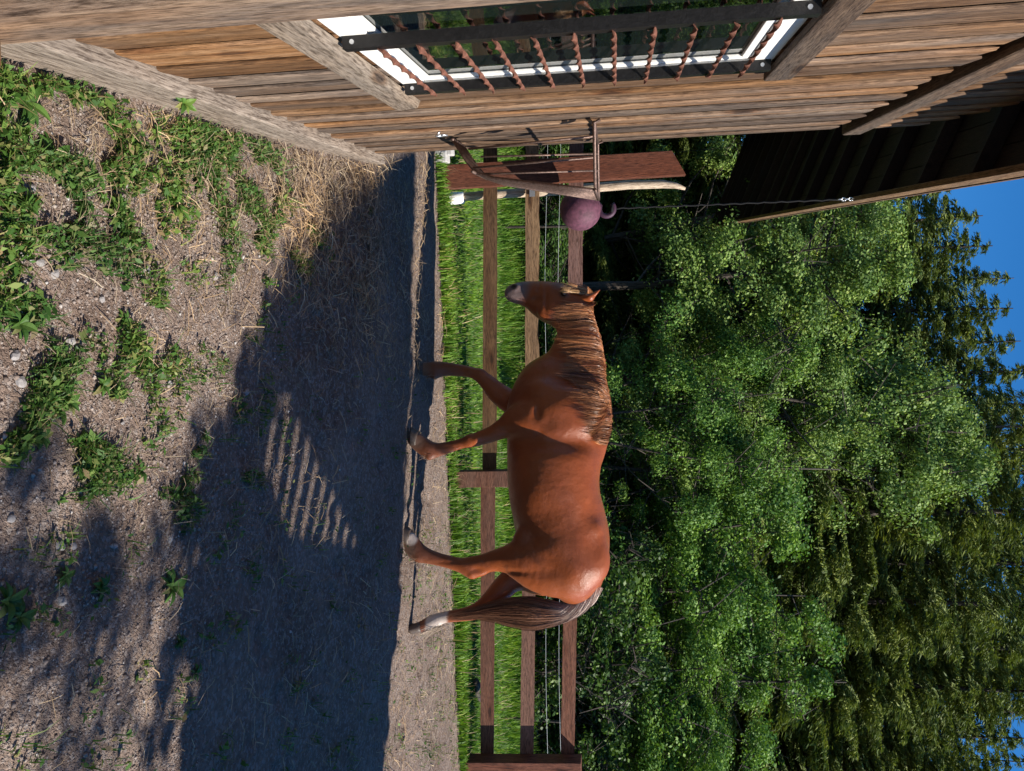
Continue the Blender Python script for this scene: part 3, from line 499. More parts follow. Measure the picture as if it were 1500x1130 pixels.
for (p_, b_, r_, m_) in (((700, 834), .125, (.022, .06, .05), .010), ((655, 824), .12, (.010, .05, .10), .004), ((658, 655), .11, (.010, .05, .10), .004), ((668, 543), -.11, (.010, .05, .10), .004), ((698, 646), .15, (.03, .04, .03), -.006), ((757, 838), .2, (.02, .08, .10), .006), ((740, 630), .18, (.018, .06, .10), .005), ((735, 818), .19, (.05, .08, .09), -.008), ((705, 544), -.118, (.022, .06, .028), -.007), ((688, 641), .115, (.022, .06, .028), -.006), ((680, 545), -.115, (.03, .05, .02), .003), ((691, 845), .125, (.022, .05, .03), -.007), ((706, 902), -.125, (.022, .05, .03), -.007), ((722, 840), .13, (.018, .06, .04), .006), ((629, 672), .11, (.02, .05, .025), -.006), ((612, 820), .12, (.02, .05, .025), -.006), ((637, 553), -.11, (.018, .05, .025), -.006)): dent(p_, b_, r_, m_)
def nets(F):
    sg = F < 0; nx, ny, nz = F.shape; cnt = np.zeros((nx-1, ny-1, nz-1), np.int8)
    for dx in (0, 1):
        for dy in (0, 1):
            for dz in (0, 1): cnt += sg[dx:nx-1+dx, dy:ny-1+dy, dz:nz-1+dz]
    act = (cnt > 0) & (cnt < 8); idx = np.full(act.shape, -1, np.int64); cells = np.argwhere(act); idx[act] = np.arange(len(cells))
    acc = np.zeros((len(cells), 3)); num = np.zeros(len(cells)); cs = [(a, b, c) for a in (0, 1) for b in (0, 1) for c in (0, 1)]
    for a in cs:
        for ax in range(3):
            if a[ax]: continue
            b = list(a); b[ax] = 1; fa = F[cells[:, 0]+a[0], cells[:, 1]+a[1], cells[:, 2]+a[2]]; fb = F[cells[:, 0]+b[0], cells[:, 1]+b[1], cells[:, 2]+b[2]]
            mk = (fa < 0) != (fb < 0); t = np.where(mk, fa/(np.where(mk, fa-fb, 1)), 0); pos = np.tile(np.array(a, float), (len(cells), 1)); pos[:, ax] += t
            acc[mk] += pos[mk]; num[mk] += 1
    V = cells+acc/num[:, None]; Q = []
    for ax in range(3):
        u, v = (ax+1) % 3, (ax+2) % 3; s0 = [slice(0, -1) if k == ax else slice(1, -1) for k in range(3)]; s1 = list(s0); s1[ax] = slice(1, None)
        A_, B_ = sg[tuple(s0)], sg[tuple(s1)]
        for inside, flip in ((A_ & ~B_, False), (~A_ & B_, True)):
            e = np.argwhere(inside)
            if not len(e): continue
            e = e.copy()
            for k in range(3):
                if k != ax: e[:, k] += 1
            def c_(du, dv):
                q = e.copy(); q[:, u] += du; q[:, v] += dv; return idx[q[:, 0], q[:, 1], q[:, 2]]
            qd = np.stack([c_(-1, -1), c_(0, -1), c_(0, 0), c_(-1, 0)], 1); Q.append(qd[:, ::-1] if flip else qd)
    return V, np.vstack(Q)
HV, HQ = nets(SD)
HV = HV*VX+np.array([GA0, GB0, GC0])
E_ = np.vstack([HQ[:, [0, 1]], HQ[:, [1, 2]], HQ[:, [2, 3]], HQ[:, [3, 0]]]); E_ = np.vstack([E_, E_[:, ::-1]])
deg = np.bincount(E_[:, 0], minlength=len(HV))[:, None]
for lam in (0.5, -0.5, 0.5, -0.45, 0.4):
    nb_ = np.stack([np.bincount(E_[:, 0], HV[E_[:, 1], k], len(HV)) for k in range(3)], 1)/deg; HV = HV+lam*(nb_-HV)
horse = empty('horse', HP); tag(horse, 'chestnut horse with flaxen mane walking across the yard towards the barn', 'horse')
hm = np_mesh('body', hworld(HV)-HP, HQ)
# coat colours
col = np.tile(np.array([0.245, 0.056, 0.0115]), (len(HV), 1))
def wt(p, b, r, soft=0.5):
    a, c = hl(*p, b); d = np.sqrt((HV[:, 0]-a)**2+((HV[:, 1]-b)*0.8)**2+(HV[:, 2]-c)**2); return (1-sstep(r*(1-soft), r*(1+soft), d))[:, None]
def mixc(w, c): global col; col = col*(1-w)+np.array(c)*w
nzv = np.array([mnoise.fractal(Vector(v)*4.0, 0.8, 2.0, 4) for v in HV])[:, None]
col = col*(1+0.16*np.clip(nzv, -1, 1))
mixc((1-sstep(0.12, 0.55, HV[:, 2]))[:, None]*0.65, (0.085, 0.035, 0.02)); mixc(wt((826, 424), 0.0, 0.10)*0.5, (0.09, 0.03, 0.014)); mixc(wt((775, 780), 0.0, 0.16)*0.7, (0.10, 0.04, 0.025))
mixc(wt((757, 426), 0.0, 0.115, 0.35), (0.15, 0.105, 0.10)); mixc(wt((752, 420), 0.055, 0.022, 0.4), (0.01, 0.007, 0.007)); mixc(wt((752, 420), -0.055, 0.022, 0.4), (0.01, 0.007, 0.007)); mixc(wt((826, 430), 0.1, 0.035), (0.04, 0.016, 0.01))
a_, c_0 = hl(642, 910, -.12); w_ = (1-sstep(0.07, 0.10, np.abs(HV[:, 2]-c_0+0.02*nzv[:, 0])))*(np.abs(HV[:, 0]-a_) < 0.25)*(HV[:, 1] < 0); mixc(w_[:, None]*0.85, (0.50, 0.43, 0.38))
a_, c_0 = hl(603, 792, .12); w_ = (1-sstep(0.035, 0.06, np.sqrt((HV[:, 0]-a_-0.01)**2+(HV[:, 2]-c_0)**2)))*(HV[:, 1] > 0); mixc(w_[:, None]*0.85, (0.55, 0.46, 0.40))
for p_, b_ in (((612, 648), .11), ((622, 541), -.11), ((600, 806), .12)): mixc(wt(p_, b_, 0.06)*0.7, (0.13, 0.085, 0.06))
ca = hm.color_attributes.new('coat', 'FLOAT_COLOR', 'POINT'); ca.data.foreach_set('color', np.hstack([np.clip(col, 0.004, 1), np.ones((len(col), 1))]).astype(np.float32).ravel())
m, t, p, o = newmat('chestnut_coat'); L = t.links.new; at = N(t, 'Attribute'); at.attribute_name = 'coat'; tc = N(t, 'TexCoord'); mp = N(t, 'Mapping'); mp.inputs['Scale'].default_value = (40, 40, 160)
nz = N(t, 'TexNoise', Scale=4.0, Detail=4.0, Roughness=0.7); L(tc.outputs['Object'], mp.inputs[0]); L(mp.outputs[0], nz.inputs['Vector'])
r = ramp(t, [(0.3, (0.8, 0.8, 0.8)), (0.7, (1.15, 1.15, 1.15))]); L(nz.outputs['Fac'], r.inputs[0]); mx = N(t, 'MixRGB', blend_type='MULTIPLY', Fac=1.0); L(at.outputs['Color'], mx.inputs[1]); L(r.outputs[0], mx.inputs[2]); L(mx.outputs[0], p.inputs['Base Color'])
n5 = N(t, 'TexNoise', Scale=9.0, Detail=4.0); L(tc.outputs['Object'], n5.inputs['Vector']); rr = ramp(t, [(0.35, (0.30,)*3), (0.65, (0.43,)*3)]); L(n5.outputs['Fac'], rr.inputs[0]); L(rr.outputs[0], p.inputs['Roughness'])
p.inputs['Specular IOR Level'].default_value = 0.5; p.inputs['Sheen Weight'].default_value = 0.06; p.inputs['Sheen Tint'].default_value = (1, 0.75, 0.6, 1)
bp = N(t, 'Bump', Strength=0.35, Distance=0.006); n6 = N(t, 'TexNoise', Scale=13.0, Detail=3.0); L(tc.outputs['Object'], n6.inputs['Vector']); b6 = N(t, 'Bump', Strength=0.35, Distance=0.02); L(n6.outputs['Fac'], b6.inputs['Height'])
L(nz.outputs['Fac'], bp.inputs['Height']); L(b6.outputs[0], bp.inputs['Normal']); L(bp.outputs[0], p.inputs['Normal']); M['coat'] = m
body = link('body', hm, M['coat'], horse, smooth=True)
M['hoof'] = flat('hoof_horn', (0.07, 0.05, 0.04), 0.5, nscale=30, namt=0.4); M['eye'] = flat('eye_dark', (0.012, 0.007, 0.005), 0.08, spec=0.6)
def hoof(cf, cb_, toe, heel, b, w0=0.048, w1=0.06):
    cf, cb_, toe, heel = [hl(*q_, b) for q_ in (cf, cb_, toe, heel)]; mb = MB(); n = 20; R_ = 6
    for i in range(R_+1):
        u = i/R_; f_ = cf+(toe-cf)*u; k_ = cb_+(heel-cb_)*u; c_ = (f_+k_)/2; h_ = (f_-k_)/2; w = w0+(w1-w0)*u**0.8; w *= (0.94 if i == 0 else 1)
        for j in range(n):
            an = 2*math.pi*j/n; ca_ = math.cos(an); sq = 1 if ca_ > 0 else 0.92; q_ = c_+h_*ca_*sq; mb.v.append(tuple(hworld(np.array([q_[0], b+w*math.sin(an), q_[1]]))-HP))
    for i in range(R_):
        for j in range(n): mb.f.append((i*n+j, i*n+(j+1) % n, (i+1)*n+(j+1) % n, (i+1)*n+j))
    mb.f += [tuple(range(n-1, -1, -1)), tuple(range(R_*n, R_*n+n))]; mb.build('hoof', M['hoof'], horse, smooth=True)
hoof((614, 632), (609, 657), (603, 626), (602.5, 655), .11); hoof((621, 530.5), (620, 551), (607, 527), (612, 549), -.11); hoof((603, 776), (597.5, 802), (592, 767), (591, 798), .12); hoof((616, 911), (618, 927), (595, 916), (605, 930), -.12)
for sgn in (1, -1):
    me = bpy.data.meshes.new('eye'); bm = bmesh.new(); bmesh.ops.create_uvsphere(bm, u_segments=20, v_segments=14, radius=0.023); bm.to_mesh(me); bm.free()
    a, c = hl(826, 430, 0.09*sgn); link('eye', me, M['eye'], horse, tuple(hworld(np.array([a, 0.09*sgn, c]))-HP), smooth=True)
# hair
def sd_at(P):
    q = (P-np.array([GA0, GB0, GC0]))/VX; i = np.clip(np.floor(q).astype(int), 0, np.array(SD.shape)-2); f = np.clip(q-i, 0, 1); v = 0
    for a in (0, 1):
        for b in (0, 1):
            for c in (0, 1): v = v+SD[i[:, 0]+a, i[:, 1]+b, i[:, 2]+c]*np.where(a, f[:, 0], 1-f[:, 0])*np.where(b, f[:, 1], 1-f[:, 1])*np.where(c, f[:, 2], 1-f[:, 2])
    return v
def push(P, mar):
    for _ in range(2):
        d = sd_at(P); e = 0.012; g = np.stack([sd_at(P+np.eye(3)[k]*e)-sd_at(P-np.eye(3)[k]*e) for k in range(3)], 1); g /= np.linalg.norm(g, axis=1)[:, None]+1e-6
        P = P+g*np.clip(mar-d, 0, 0.05)[:, None]
    return P
def ribbons(name, T, wid, colr, parent, mat, side=None):        # T: (n strands, k points, 3) in horse frame
    n, k, _ = T.shape; tg = np.gradient(T, axis=1); tg /= np.linalg.norm(tg, axis=2, keepdims=True)+1e-9
    ref = np.array([0, 1., 0])+RNG.normal(0, 0.45, (n, 1, 3)); sdv = np.cross(tg, ref); sdv /= np.linalg.norm(sdv, axis=2, keepdims=True)+1e-9
    prof = np.interp(np.linspace(0, 1, k), [0, 0.1, 0.7, 1], [0.7, 1, 0.85, 0.1])[None, :, None]; wv = np.asarray(wid).reshape(-1, 1, 1)*prof/2
    V = np.stack([T-sdv*wv, T+sdv*wv], 2).reshape(-1, 3); b = (np.arange(n)[:, None]*k*2+np.arange(k-1)[None, :]*2).ravel()
    me = np_mesh(name, hworld(V)-HP, np.stack([b, b+1, b+3, b+2], 1)); c = np.repeat(colr.reshape(n, -1, 3) if colr.ndim == 3 else np.repeat(colr[:, None, :], k, 1), 2, axis=1).reshape(-1, 3)
    at_ = me.color_attributes.new('coat', 'FLOAT_COLOR', 'POINT'); at_.data.foreach_set('color', np.hstack([c, np.ones((len(c), 1))]).astype(np.float32).ravel()); return link(name, me, mat, parent, smooth=True)
m, t, p, o = newmat('horse_hair'); at = N(t, 'Attribute'); at.attribute_name = 'coat'; t.links.new(at.outputs['Color'], p.inputs['Base Color']); p.inputs['Roughness'].default_value = 0.42; p.inputs['Specular IOR Level'].default_value = 0.4; p.inputs['Anisotropic'].default_value = 0.5; M['hair'] = m
crest = catmull([hl(*c) for c in ((862, 449), (868, 460), (876, 485), (883, 515), (887, 550), (889, 590), (891, 620), (889, 648))], 12)
def mane_strands(nl, per, clen):
    out = []; cols = []
    for i in range(nl):
        u = (i+RNG.random())/nl; u = min(u, 0.999); g = u*(len(crest)-1); j = int(g); c = crest[j]+(crest[min(j+1, len(crest)-1)]-crest[j])*(g-j)
        L_ = np.interp(u, [0, 0.15, 0.4, 0.7, 0.85, 1], [0.26, 0.33, 0.40, 0.42, 0.34, 0.20])*RNG.uniform(0.7, 1.12)*clen; dr = RNG.normal(0.0, 0.10)+np.interp(u, [0, 0.6, 1], [0.0, 0.02, 0.12])
        tone = RNG.random(); ph = RNG.uniform(0, 6.28); fr_ = RNG.uniform(7, 15); am = RNG.uniform(0.06, 0.22); mg = RNG.uniform(0.004, 0.028)
        r0 = RNG.normal(0, 0.016, (per, 1)); P = np.hstack([c[0]+r0, np.abs(RNG.normal(0.012, 0.010, (per, 1)))+0.003, c[1]+RNG.uniform(-0.02, 0.0, (per, 1))]); P = push(P, np.full(per, .001)); K = 16; tr = [P.copy()]
        mar = mg+RNG.uniform(0, 0.008, per); ls = L_*RNG.uniform(0.75, 1.05, per)
        for k in range(1, K):
            w = k/K; d = np.stack([np.full(per, dr+am*math.sin(ph+fr_*w)*w-0.0)-r0[:, 0]*2.2*w, np.full(per, 0.35*math.exp(-w*9)), np.full(per, -1.0)], 1); d /= np.linalg.norm(d, axis=1)[:, None]
            e_ = 0.012; g_ = np.stack([sd_at(P+np.eye(3)[k2]*e_)-sd_at(P-np.eye(3)[k2]*e_) for k2 in range(3)], 1); g_ /= np.linalg.norm(g_, axis=1)[:, None]+1e-6
            dg = np.minimum((d*g_).sum(1), 0)*(sd_at(P) < 0.05); d = d-g_*dg[:, None]; d[:, 1] += 0.15*(g_[:, 2] > 0.6); d /= np.linalg.norm(d, axis=1)[:, None]
            P = push(P+d*(ls/K)[:, None], .003+mar*min(1, w*3)); tr.append(P.copy())
        out.append(np.stack(tr, 1)); base = np.array([0.17, 0.045, 0.013])*(1-tone)+np.array([0.46, 0.20, 0.08])*tone; cols.append(np.clip(base*RNG.uniform(0.45, 1.35)*RNG.uniform(0.6, 1.25, (per, 1)), 0.008, 1))
    return np.vstack(out), np.vstack(cols)
T, C_ = mane_strands(170, 40, 1.0); ribbons('mane', T, RNG.uniform(0.0012, 0.0034, len(T)), C_, horse, M['hair'])
# forelock
out = []; cols = []
for i in range(14):
    per = 18; c = hl(855+RNG.normal(0, 2), 433+RNG.normal(0, 2)); P = np.hstack([c[0]+RNG.normal(0, .01, (per, 1)), RNG.uniform(-0.03, 0.075, (per, 1)), c[1]+0.01+RNG.normal(0, .006, (per, 1))]); tr = [P]; mg = RNG.uniform(.004, .014); dr = RNG.normal(0.10, .12); L_ = RNG.uniform(.12, .2)
    for k in range(1, 12): P = push(P+np.array([dr, 0.25, -1])*L_/12, np.full(per, mg)); tr.append(P)
    out.append(np.stack(tr, 1)); tn = RNG.random(); cols.append(np.clip((np.array([.12, .05, .02])*(1-tn)+np.array([.5, .3, .14])*tn)*RNG.uniform(.7, 1.2, (per, 1)), .01, 1))
ribbons('forelock', np.vstack(out), np.full(14*18, 0.004), np.vstack(cols), horse, M['hair'])
# tail
TC = [((876,856),8),((864,873),10),((848,887),11),((829,897),12),((806,899),17),((780,899),21),((752,897),19),((724,896),14),((695,899),8),((668,903),5),((648,904),3)]
tc2 = catmull([np.append(hl(*c), r_/192.) for c, r_ in TC], 4); n = 2400; K = 26; T = np.zeros((n, K, 3)); cl = RNG.integers(0, 60, n); ca_ = RNG.uniform(0, 6.28, 60); cr_ = np.sqrt(RNG.random(60)); ctn = RNG.random(60); cph = RNG.uniform(0, 6.28, 60)
ang = ca_[cl]+RNG.normal(0, .22, n); rad = np.clip(cr_[cl]+RNG.normal(0, .09, n), 0, 1.12); end = RNG.uniform(0.55, 0.97, n); u0 = RNG.uniform(0, 0.16, n)
for k in range(K):
    w = u0+(end-u0)*k/(K-1); g = w*(len(tc2)-1); j = np.minimum(g.astype(int), len(tc2)-2); q = tc2[j]+(tc2[j+1]-tc2[j])*(g-j)[:, None]; tgv = tc2[np.minimum(j+1, len(tc2)-1)]-tc2[j]; tgv = tgv[:, :2]/np.linalg.norm(tgv[:, :2], axis=1)[:, None]; nv = np.stack([-tgv[:, 1], tgv[:, 0]], 1)
    a2 = ang+np.where(w < 0.33, (w-0.33)*7, 0)+0.15*np.sin(cph[cl]+9*w); o2 = rad*q[:, 2]*np.where(w > 0.8, 1+(w-0.8)*1.2, 1)
    T[:, k, 0] = q[:, 0]+nv[:, 0]*o2*np.cos(a2); T[:, k, 2] = q[:, 1]+nv[:, 1]*o2*np.cos(a2); T[:, k, 1] = o2*np.sin(a2)*1.05+0.01
pale = np.array([0.50, 0.37, 0.31]); tb = np.array([0.06, 0.022, 0.012])[None]*(1-ctn[cl][:, None])+np.array([0.24, 0.11, 0.06])[None]*ctn[cl][:, None]; tb = tb*RNG.uniform(.65, 1.25, (n, 1))
ww = np.linspace(0, 1, K)[None, :, None]*(end-u0)[:, None, None]+u0[:, None, None]; wp = 1-sstep(0.24, 0.42, ww); ribbons('tail', T, RNG.uniform(0.0014, 0.0034, n), np.clip(tb[:, None, :]*(1-wp)+pale*wp*RNG.uniform(.6, 1.1, (n, 1, 1)), .01, 1), horse, M['hair'])
# feather on the raised hind pastern and the other fetlocks
out = []; cols = []
for (p_, b_, nn_, L_, dr_, cc_) in (((643, 916), -.12, 120, .12, -.55, (.42, .33, .25)), ((615, 818), .12, 70, .05, -.5, (.22, .14, .09)), ((630, 668), .11, 50, .04, -.5, (.2, .12, .08)), ((634, 551), -.11, 50, .04, -.4, (.2, .13, .09))):
    c = hl(*p_, b_); P = np.hstack([c[0]+RNG.normal(0, .012, (nn_, 1)), b_+RNG.normal(0, .016, (nn_, 1)), c[1]+RNG.normal(0, .02, (nn_, 1))]); d = np.stack([dr_+RNG.normal(0, .2, nn_), RNG.normal(0, .2, nn_), np.full(nn_, -1.)], 1)*(L_*RNG.uniform(.6, 1, nn_))[:, None]
    out.append(np.stack([P+d*w+np.array([0, 0, -0.01])*w*w for w in np.linspace(0, 1, 8)], 1)); cols.append(np.clip(np.array(cc_)*RNG.uniform(.6, 1.2, (nn_, 1)), .01, 1))
for T, cc_ in zip(out, cols): ribbons('fetlock_hair', T, np.full(len(T), .0035), cc_, horse, M['hair'])
ms = hl(747, 437); mw = hworld(np.array([ms[0], 0.03, ms[1]]))
tag(MB().tube([(0.0, 0.0, 0.0), (-0.002, -0.01, -0.05), (0.0, -0.012, -0.11)], 0.0025, 5).tube([(0.01, 0, 0.02), (0.05, -0.03, -0.03), (0.075, -0.035, -0.05)], 0.0025, 5).build('straw_wisp', M['straw'], None, tuple(mw), smooth=True), 'wisp of pale straw held in the lips of the horse', 'straw')

# ------------------------------------------------------------------ trees
def deciduous(seed, H, R, base=0.2, ncl=240, per=110, leaf=0.085, stems=1, csz=0.30, lean=0.0):
    r = np.random.default_rng(seed); tr = MB(); ends = []
    for st in range(stems):
        x = y = 0.0; pts = []; dx, dy = r.normal(0, .05+.12*(stems > 1), 2)
        for i in range(9):
            z = H*0.93*i/8; pts.append((x, y, z-0.05*(i == 0))); x += dx*H/8+r.normal(0, .04); y += dy*H/8+r.normal(0, .04)
        r0 = (0.012*H+0.02)/math.sqrt(stems); tr.tube(pts, [r0*(1-0.85*i/8) for i in range(9)], 8); P = np.array(pts)
        nl = int(22/stems)+4
        for i in range(nl):
            u = base+(0.97-base)*(i+r.random())/nl; g = u*8; j = min(int(g), 7); p0 = P[j]+(P[j+1]-P[j])*(g-j); an = i*2.4+r.uniform(-.5, .5); cu = (u-base)/(1-base); env = R*(math.sin(math.pi*min(1, 0.16+0.80*cu))**0.7)*r.uniform(.6, 1.15)
            rise = r.uniform(.15, .75)*env; q = [p0, p0+np.array([math.cos(an)*env*.5, math.sin(an)*env*.5, rise*.35]), p0+np.array([math.cos(an+.15)*env, math.sin(an+.15)*env, rise])]
            tr.tube(q, [r0*.34*(1-.6*u), r0*.2, 0.006], 5, False)
            for _ in range(5):
                w = r.uniform(.35, 1); b0 = q[0]+(q[2]-q[0])*w; b1 = b0+r.normal(0, 1, 3)*env*.28+np.array([0, 0, .1]); tr.tube([b0, b1], [0.011, 0.004], 4, False); ends += [b0+(b1-b0)*f for f in (.4, .75, 1.0)]
    ends = np.array(ends); pick = ends[r.integers(0, len(ends), ncl)]+r.normal(0, .08, (ncl, 3)); sc = r.uniform(.5, 1.3, ncl)*csz; n = ncl*per
    dv = r.normal(0, 1, (n, 3)); dv /= np.linalg.norm(dv, axis=1)[:, None]; sc_ = np.repeat(sc, per)[:, None]; lump = (1+.45*np.sin(dv[:, :1]*7+np.repeat(r.uniform(0, 6, ncl), per)[:, None])*np.cos(dv[:, 2:]*6+dv[:, 1:2]*5))
    P = np.repeat(pick, per, 0)+dv*sc_*lump*r.uniform(.35, 1.0, (n, 1))**.6*np.array([1, 1, .62]); nrm = dv+r.normal(0, .55, (n, 3))+np.array([0, 0, .35]); k_ = P[:, 2] > .1; P = P[k_]; nrm = nrm[k_]; n = len(P)
    nrm /= np.linalg.norm(nrm, axis=1)[:, None]; a = r.normal(0, 1, (n, 3)); a -= nrm*(a*nrm).sum(1)[:, None]; a /= np.linalg.norm(a, axis=1)[:, None]; b = np.cross(nrm, a); s = (leaf*r.uniform(.55, 1.35, n))[:, None]
    V = np.stack([P-a*s*.5, P+b*s*.33+nrm*s*.06, P+a*s*.5, P-b*s*.33+nrm*s*.06], 1).reshape(-1, 3); return tr.mesh('trunk'), np_mesh('crown', V, np.arange(4*n).reshape(-1, 4))
def conifer(seed, H, R, nq=26000, low=0.12):
    r = np.random.default_rng(seed); tr = MB().tube([(r.normal(0, .02), r.normal(0, .02), H*i/6-.05*(i == 0)) for i in range(7)], [(.011*H+.02)*(1-.93*i/6) for i in range(7)], 8); out = []; dirs = []
    nw = int(H*3.6); per = []
    for i in range(nw):
        u = low+(1-low)*(i+.5)/nw; z = H*u; L_ = R*(1-u)**.8*r.uniform(.75, 1.12)+.10
        for k in range(6):
            an = r.uniform(0, 6.283); l2 = L_*r.uniform(.6, 1.15); d = np.array([math.cos(an), math.sin(an), 0]); dro = r.uniform(.10, .42)
            tr.tube([(0, 0, z), tuple(d*l2*.5+np.array([0, 0, z-dro*l2*.3])), tuple(d*l2+np.array([0, 0, z-dro*l2*.5]))], [.012, .009, .003], 3, False); per.append((z, d, l2, dro))
    w_ = np.array([p_[2] for p_ in per]); w_ = w_**1.5; ci = r.choice(len(per), nq, p=w_/w_.sum()); Z = np.array([p_[0] for p_ in per])[ci]; D = np.array([p_[1] for p_ in per])[ci]; LL = np.array([p_[2] for p_ in per])[ci]; DR = np.array([p_[3] for p_ in per])[ci]
    t = r.random(nq)**.75; sp = LL*.30*(1.1-t); lat = r.normal(0, 1, nq)*sp; sdv = np.stack([-D[:, 1], D[:, 0], 0*t], 1); P = D*(LL*t)[:, None]+sdv*lat[:, None]; P[:, 2] += Z-DR*LL*(0.6*t-0.1*t*t)-np.abs(r.normal(0, .06, nq))-np.abs(lat)*.3
    a = D*.7+sdv*np.sign(lat)[:, None]*r.uniform(.2, 1.2, nq)[:, None]+np.array([0, 0, -1.])*r.uniform(.0, .9, nq)[:, None]+r.normal(0, .25, (nq, 3)); a /= np.linalg.norm(a, axis=1)[:, None]; b = np.cross(a, r.normal(0, 1, (nq, 3))); b /= np.linalg.norm(b, axis=1)[:, None]
    s = r.uniform(.09, .20, nq)[:, None]; wd_ = r.uniform(.009, .019, nq)[:, None]; V = np.stack([P-a*s*.4, P+b*wd_, P+a*s*.6, P-b*wd_], 1).reshape(-1, 3)
    return tr.mesh('trunk'), np_mesh('crown', V, np.arange(4*nq).reshape(-1, 4))
PROTO = {'aspen': [deciduous(11, 7, 1.9, .22, 105, 480, .055, csz=.40), deciduous(12, 7, 1.7, .3, 95, 480, .055, csz=.40), deciduous(13, 7, 2.0, .15, 110, 480, .055, csz=.40)],
         'alder': [deciduous(21, 5, 1.7, .08, 90, 440, .055, 3, .36), deciduous(22, 5, 1.5, .12, 80, 440, .055, 2, .36)],
         'shrub': [deciduous(31, 1.7, .9, .05, 45, 180, .055, 4, .22), deciduous(32, 1.7, .8, .05, 40, 180, .055, 3, .22), deciduous(33, 1.7, 1.0, .05, 50, 180, .055, 5, .2)],
         'spruce': [conifer(41, 12, 2.9, 120000), conifer(42, 12, 2.5, 110000), conifer(43, 12, 3.2, 125000, .06)]}
PH = {'aspen': 7, 'alder': 5, 'shrub': 1.7, 'spruce': 12}
def tree(kind, name, iy, d, h=None, ixtop=None, label='', group='', mat=None, sxy=None, v=None, x=None, cat='tree'):
    if x is None:
        q = ray(760, iy); x = float(q[0]/q[1]*d)
    if ixtop is not None: q = ray(ixtop, iy); h = CH+float(q[2]/q[1]*d)
    pr = PROTO[kind]; tm, cm = pr[random.randrange(len(pr)) if v is None else v]; s = h/PH[kind]
    e = empty(name, (x, d, 0), random.uniform(0, 6.28)); tag(e, label, cat, group); sx = s if sxy is None else sxy
    a = link('trunk', tm, M['bark'], e); b = link('crown', cm, M[mat or kind], e)
    for q in (a, b): q.scale = (sx, sx, s)
    return e
GW = 'trees of the wood behind the pasture'
LS = 'tall dark olive spruce in the wood behind the pasture'
for iy, d, it in ((300, 19.5, 1385), (385, 19.5, 1440), (470, 20, 1470), (555, 19, 1470), (630, 18.5, 1500), (690, 20.5, 1560), (745, 17.5, 1600), (815, 20, 1640), (870, 17.8, 1600), (930, 20.5, 1600), (985, 18, 1560), (1050, 20, 1490), (1105, 18, 1450), (1165, 19.5, 1500), (1240, 18, 1560), (210, 19, 1400), (130, 20, 1400), (345, 20.5, 1425), (430, 21, 1470), (515, 21, 1480), (600, 21.5, 1520), (660, 19.3, 1560), (780, 21.5, 1620), (900, 21.5, 1640), (960, 21, 1600), (1015, 20.6, 1540), (1080, 21.5, 1500), (1135, 20.8, 1480)):
    tree('spruce', 'spruce_tree', iy, d, ixtop=it+(45 if 540 < iy < 1000 else 15), label=LS, group='spruces of the wood', sxy=random.uniform(.95, 1.25))
LA = 'light green leafy aspen at the edge of the wood'
AL = ['light green aspen standing beside the far end of the dark eaves', 'light green aspen rising behind the head of the horse', 'bushy light green aspen behind the neck and mane of the horse', 'tallest light green aspen, rising behind the withers of the horse', 'light green aspen beside a bare dead trunk behind the horse']
BL = ['large bright green broadleaf tree behind the rump of the horse', 'small bright broadleaf tree beside the bare dead trunk behind the horse', 'bright broadleaf tree behind the tail of the horse', 'bright broadleaf tree between the horse and the end fence post', 'bright broadleaf tree behind the end post of the fence', 'low round bright bushy tree in front of the tallest aspen', 'bright broadleaf tree standing beyond the end post of the fence']
for iy, d, it, sx in ((372, 17.6, 1310, 1.1), (430, 14.0, 1330, 1.0), (530, 13.6, 1290, .95), (600, 16, 1470, 1.15), (670, 16.2, 1400, 1.0)):
    tree('aspen', 'aspen_tree', iy, d, ixtop=it, label=AL.pop(0), group='aspens at the edge of the wood', sxy=sx)
LB = 'bright green broadleaf tree growing among the dark spruces'
for iy, d, it, sx in ((860, 13.2, 1235, 1.15), (765, 14.2, 1090, .8), (935, 13.8, 1130, 1.0), (1020, 13.0, 1050, .95), (1105, 13.4, 1080, 1.0), (625, 13.0, 1165, .75), (1190, 13, 1100, 1.0)):
    tree('alder', 'broadleaf_tree', iy, d, ixtop=it, label=BL.pop(0), group='broadleaf trees among the spruces', mat='alder', sxy=sx)
LU = 'low dark green bush in the undergrowth along the wire fence'
for i, iy in enumerate(list(range(190, 1180, 52))):
    tree('shrub', 'undergrowth_bush', iy+random.uniform(-15, 15), random.uniform(11.3, 12.6), h=random.uniform(.7, 1.2) if iy < 700 else random.uniform(.9, 2.0), label=LU, group='undergrowth bushes', mat='under', sxy=random.uniform(.9, 1.4), cat='bush')
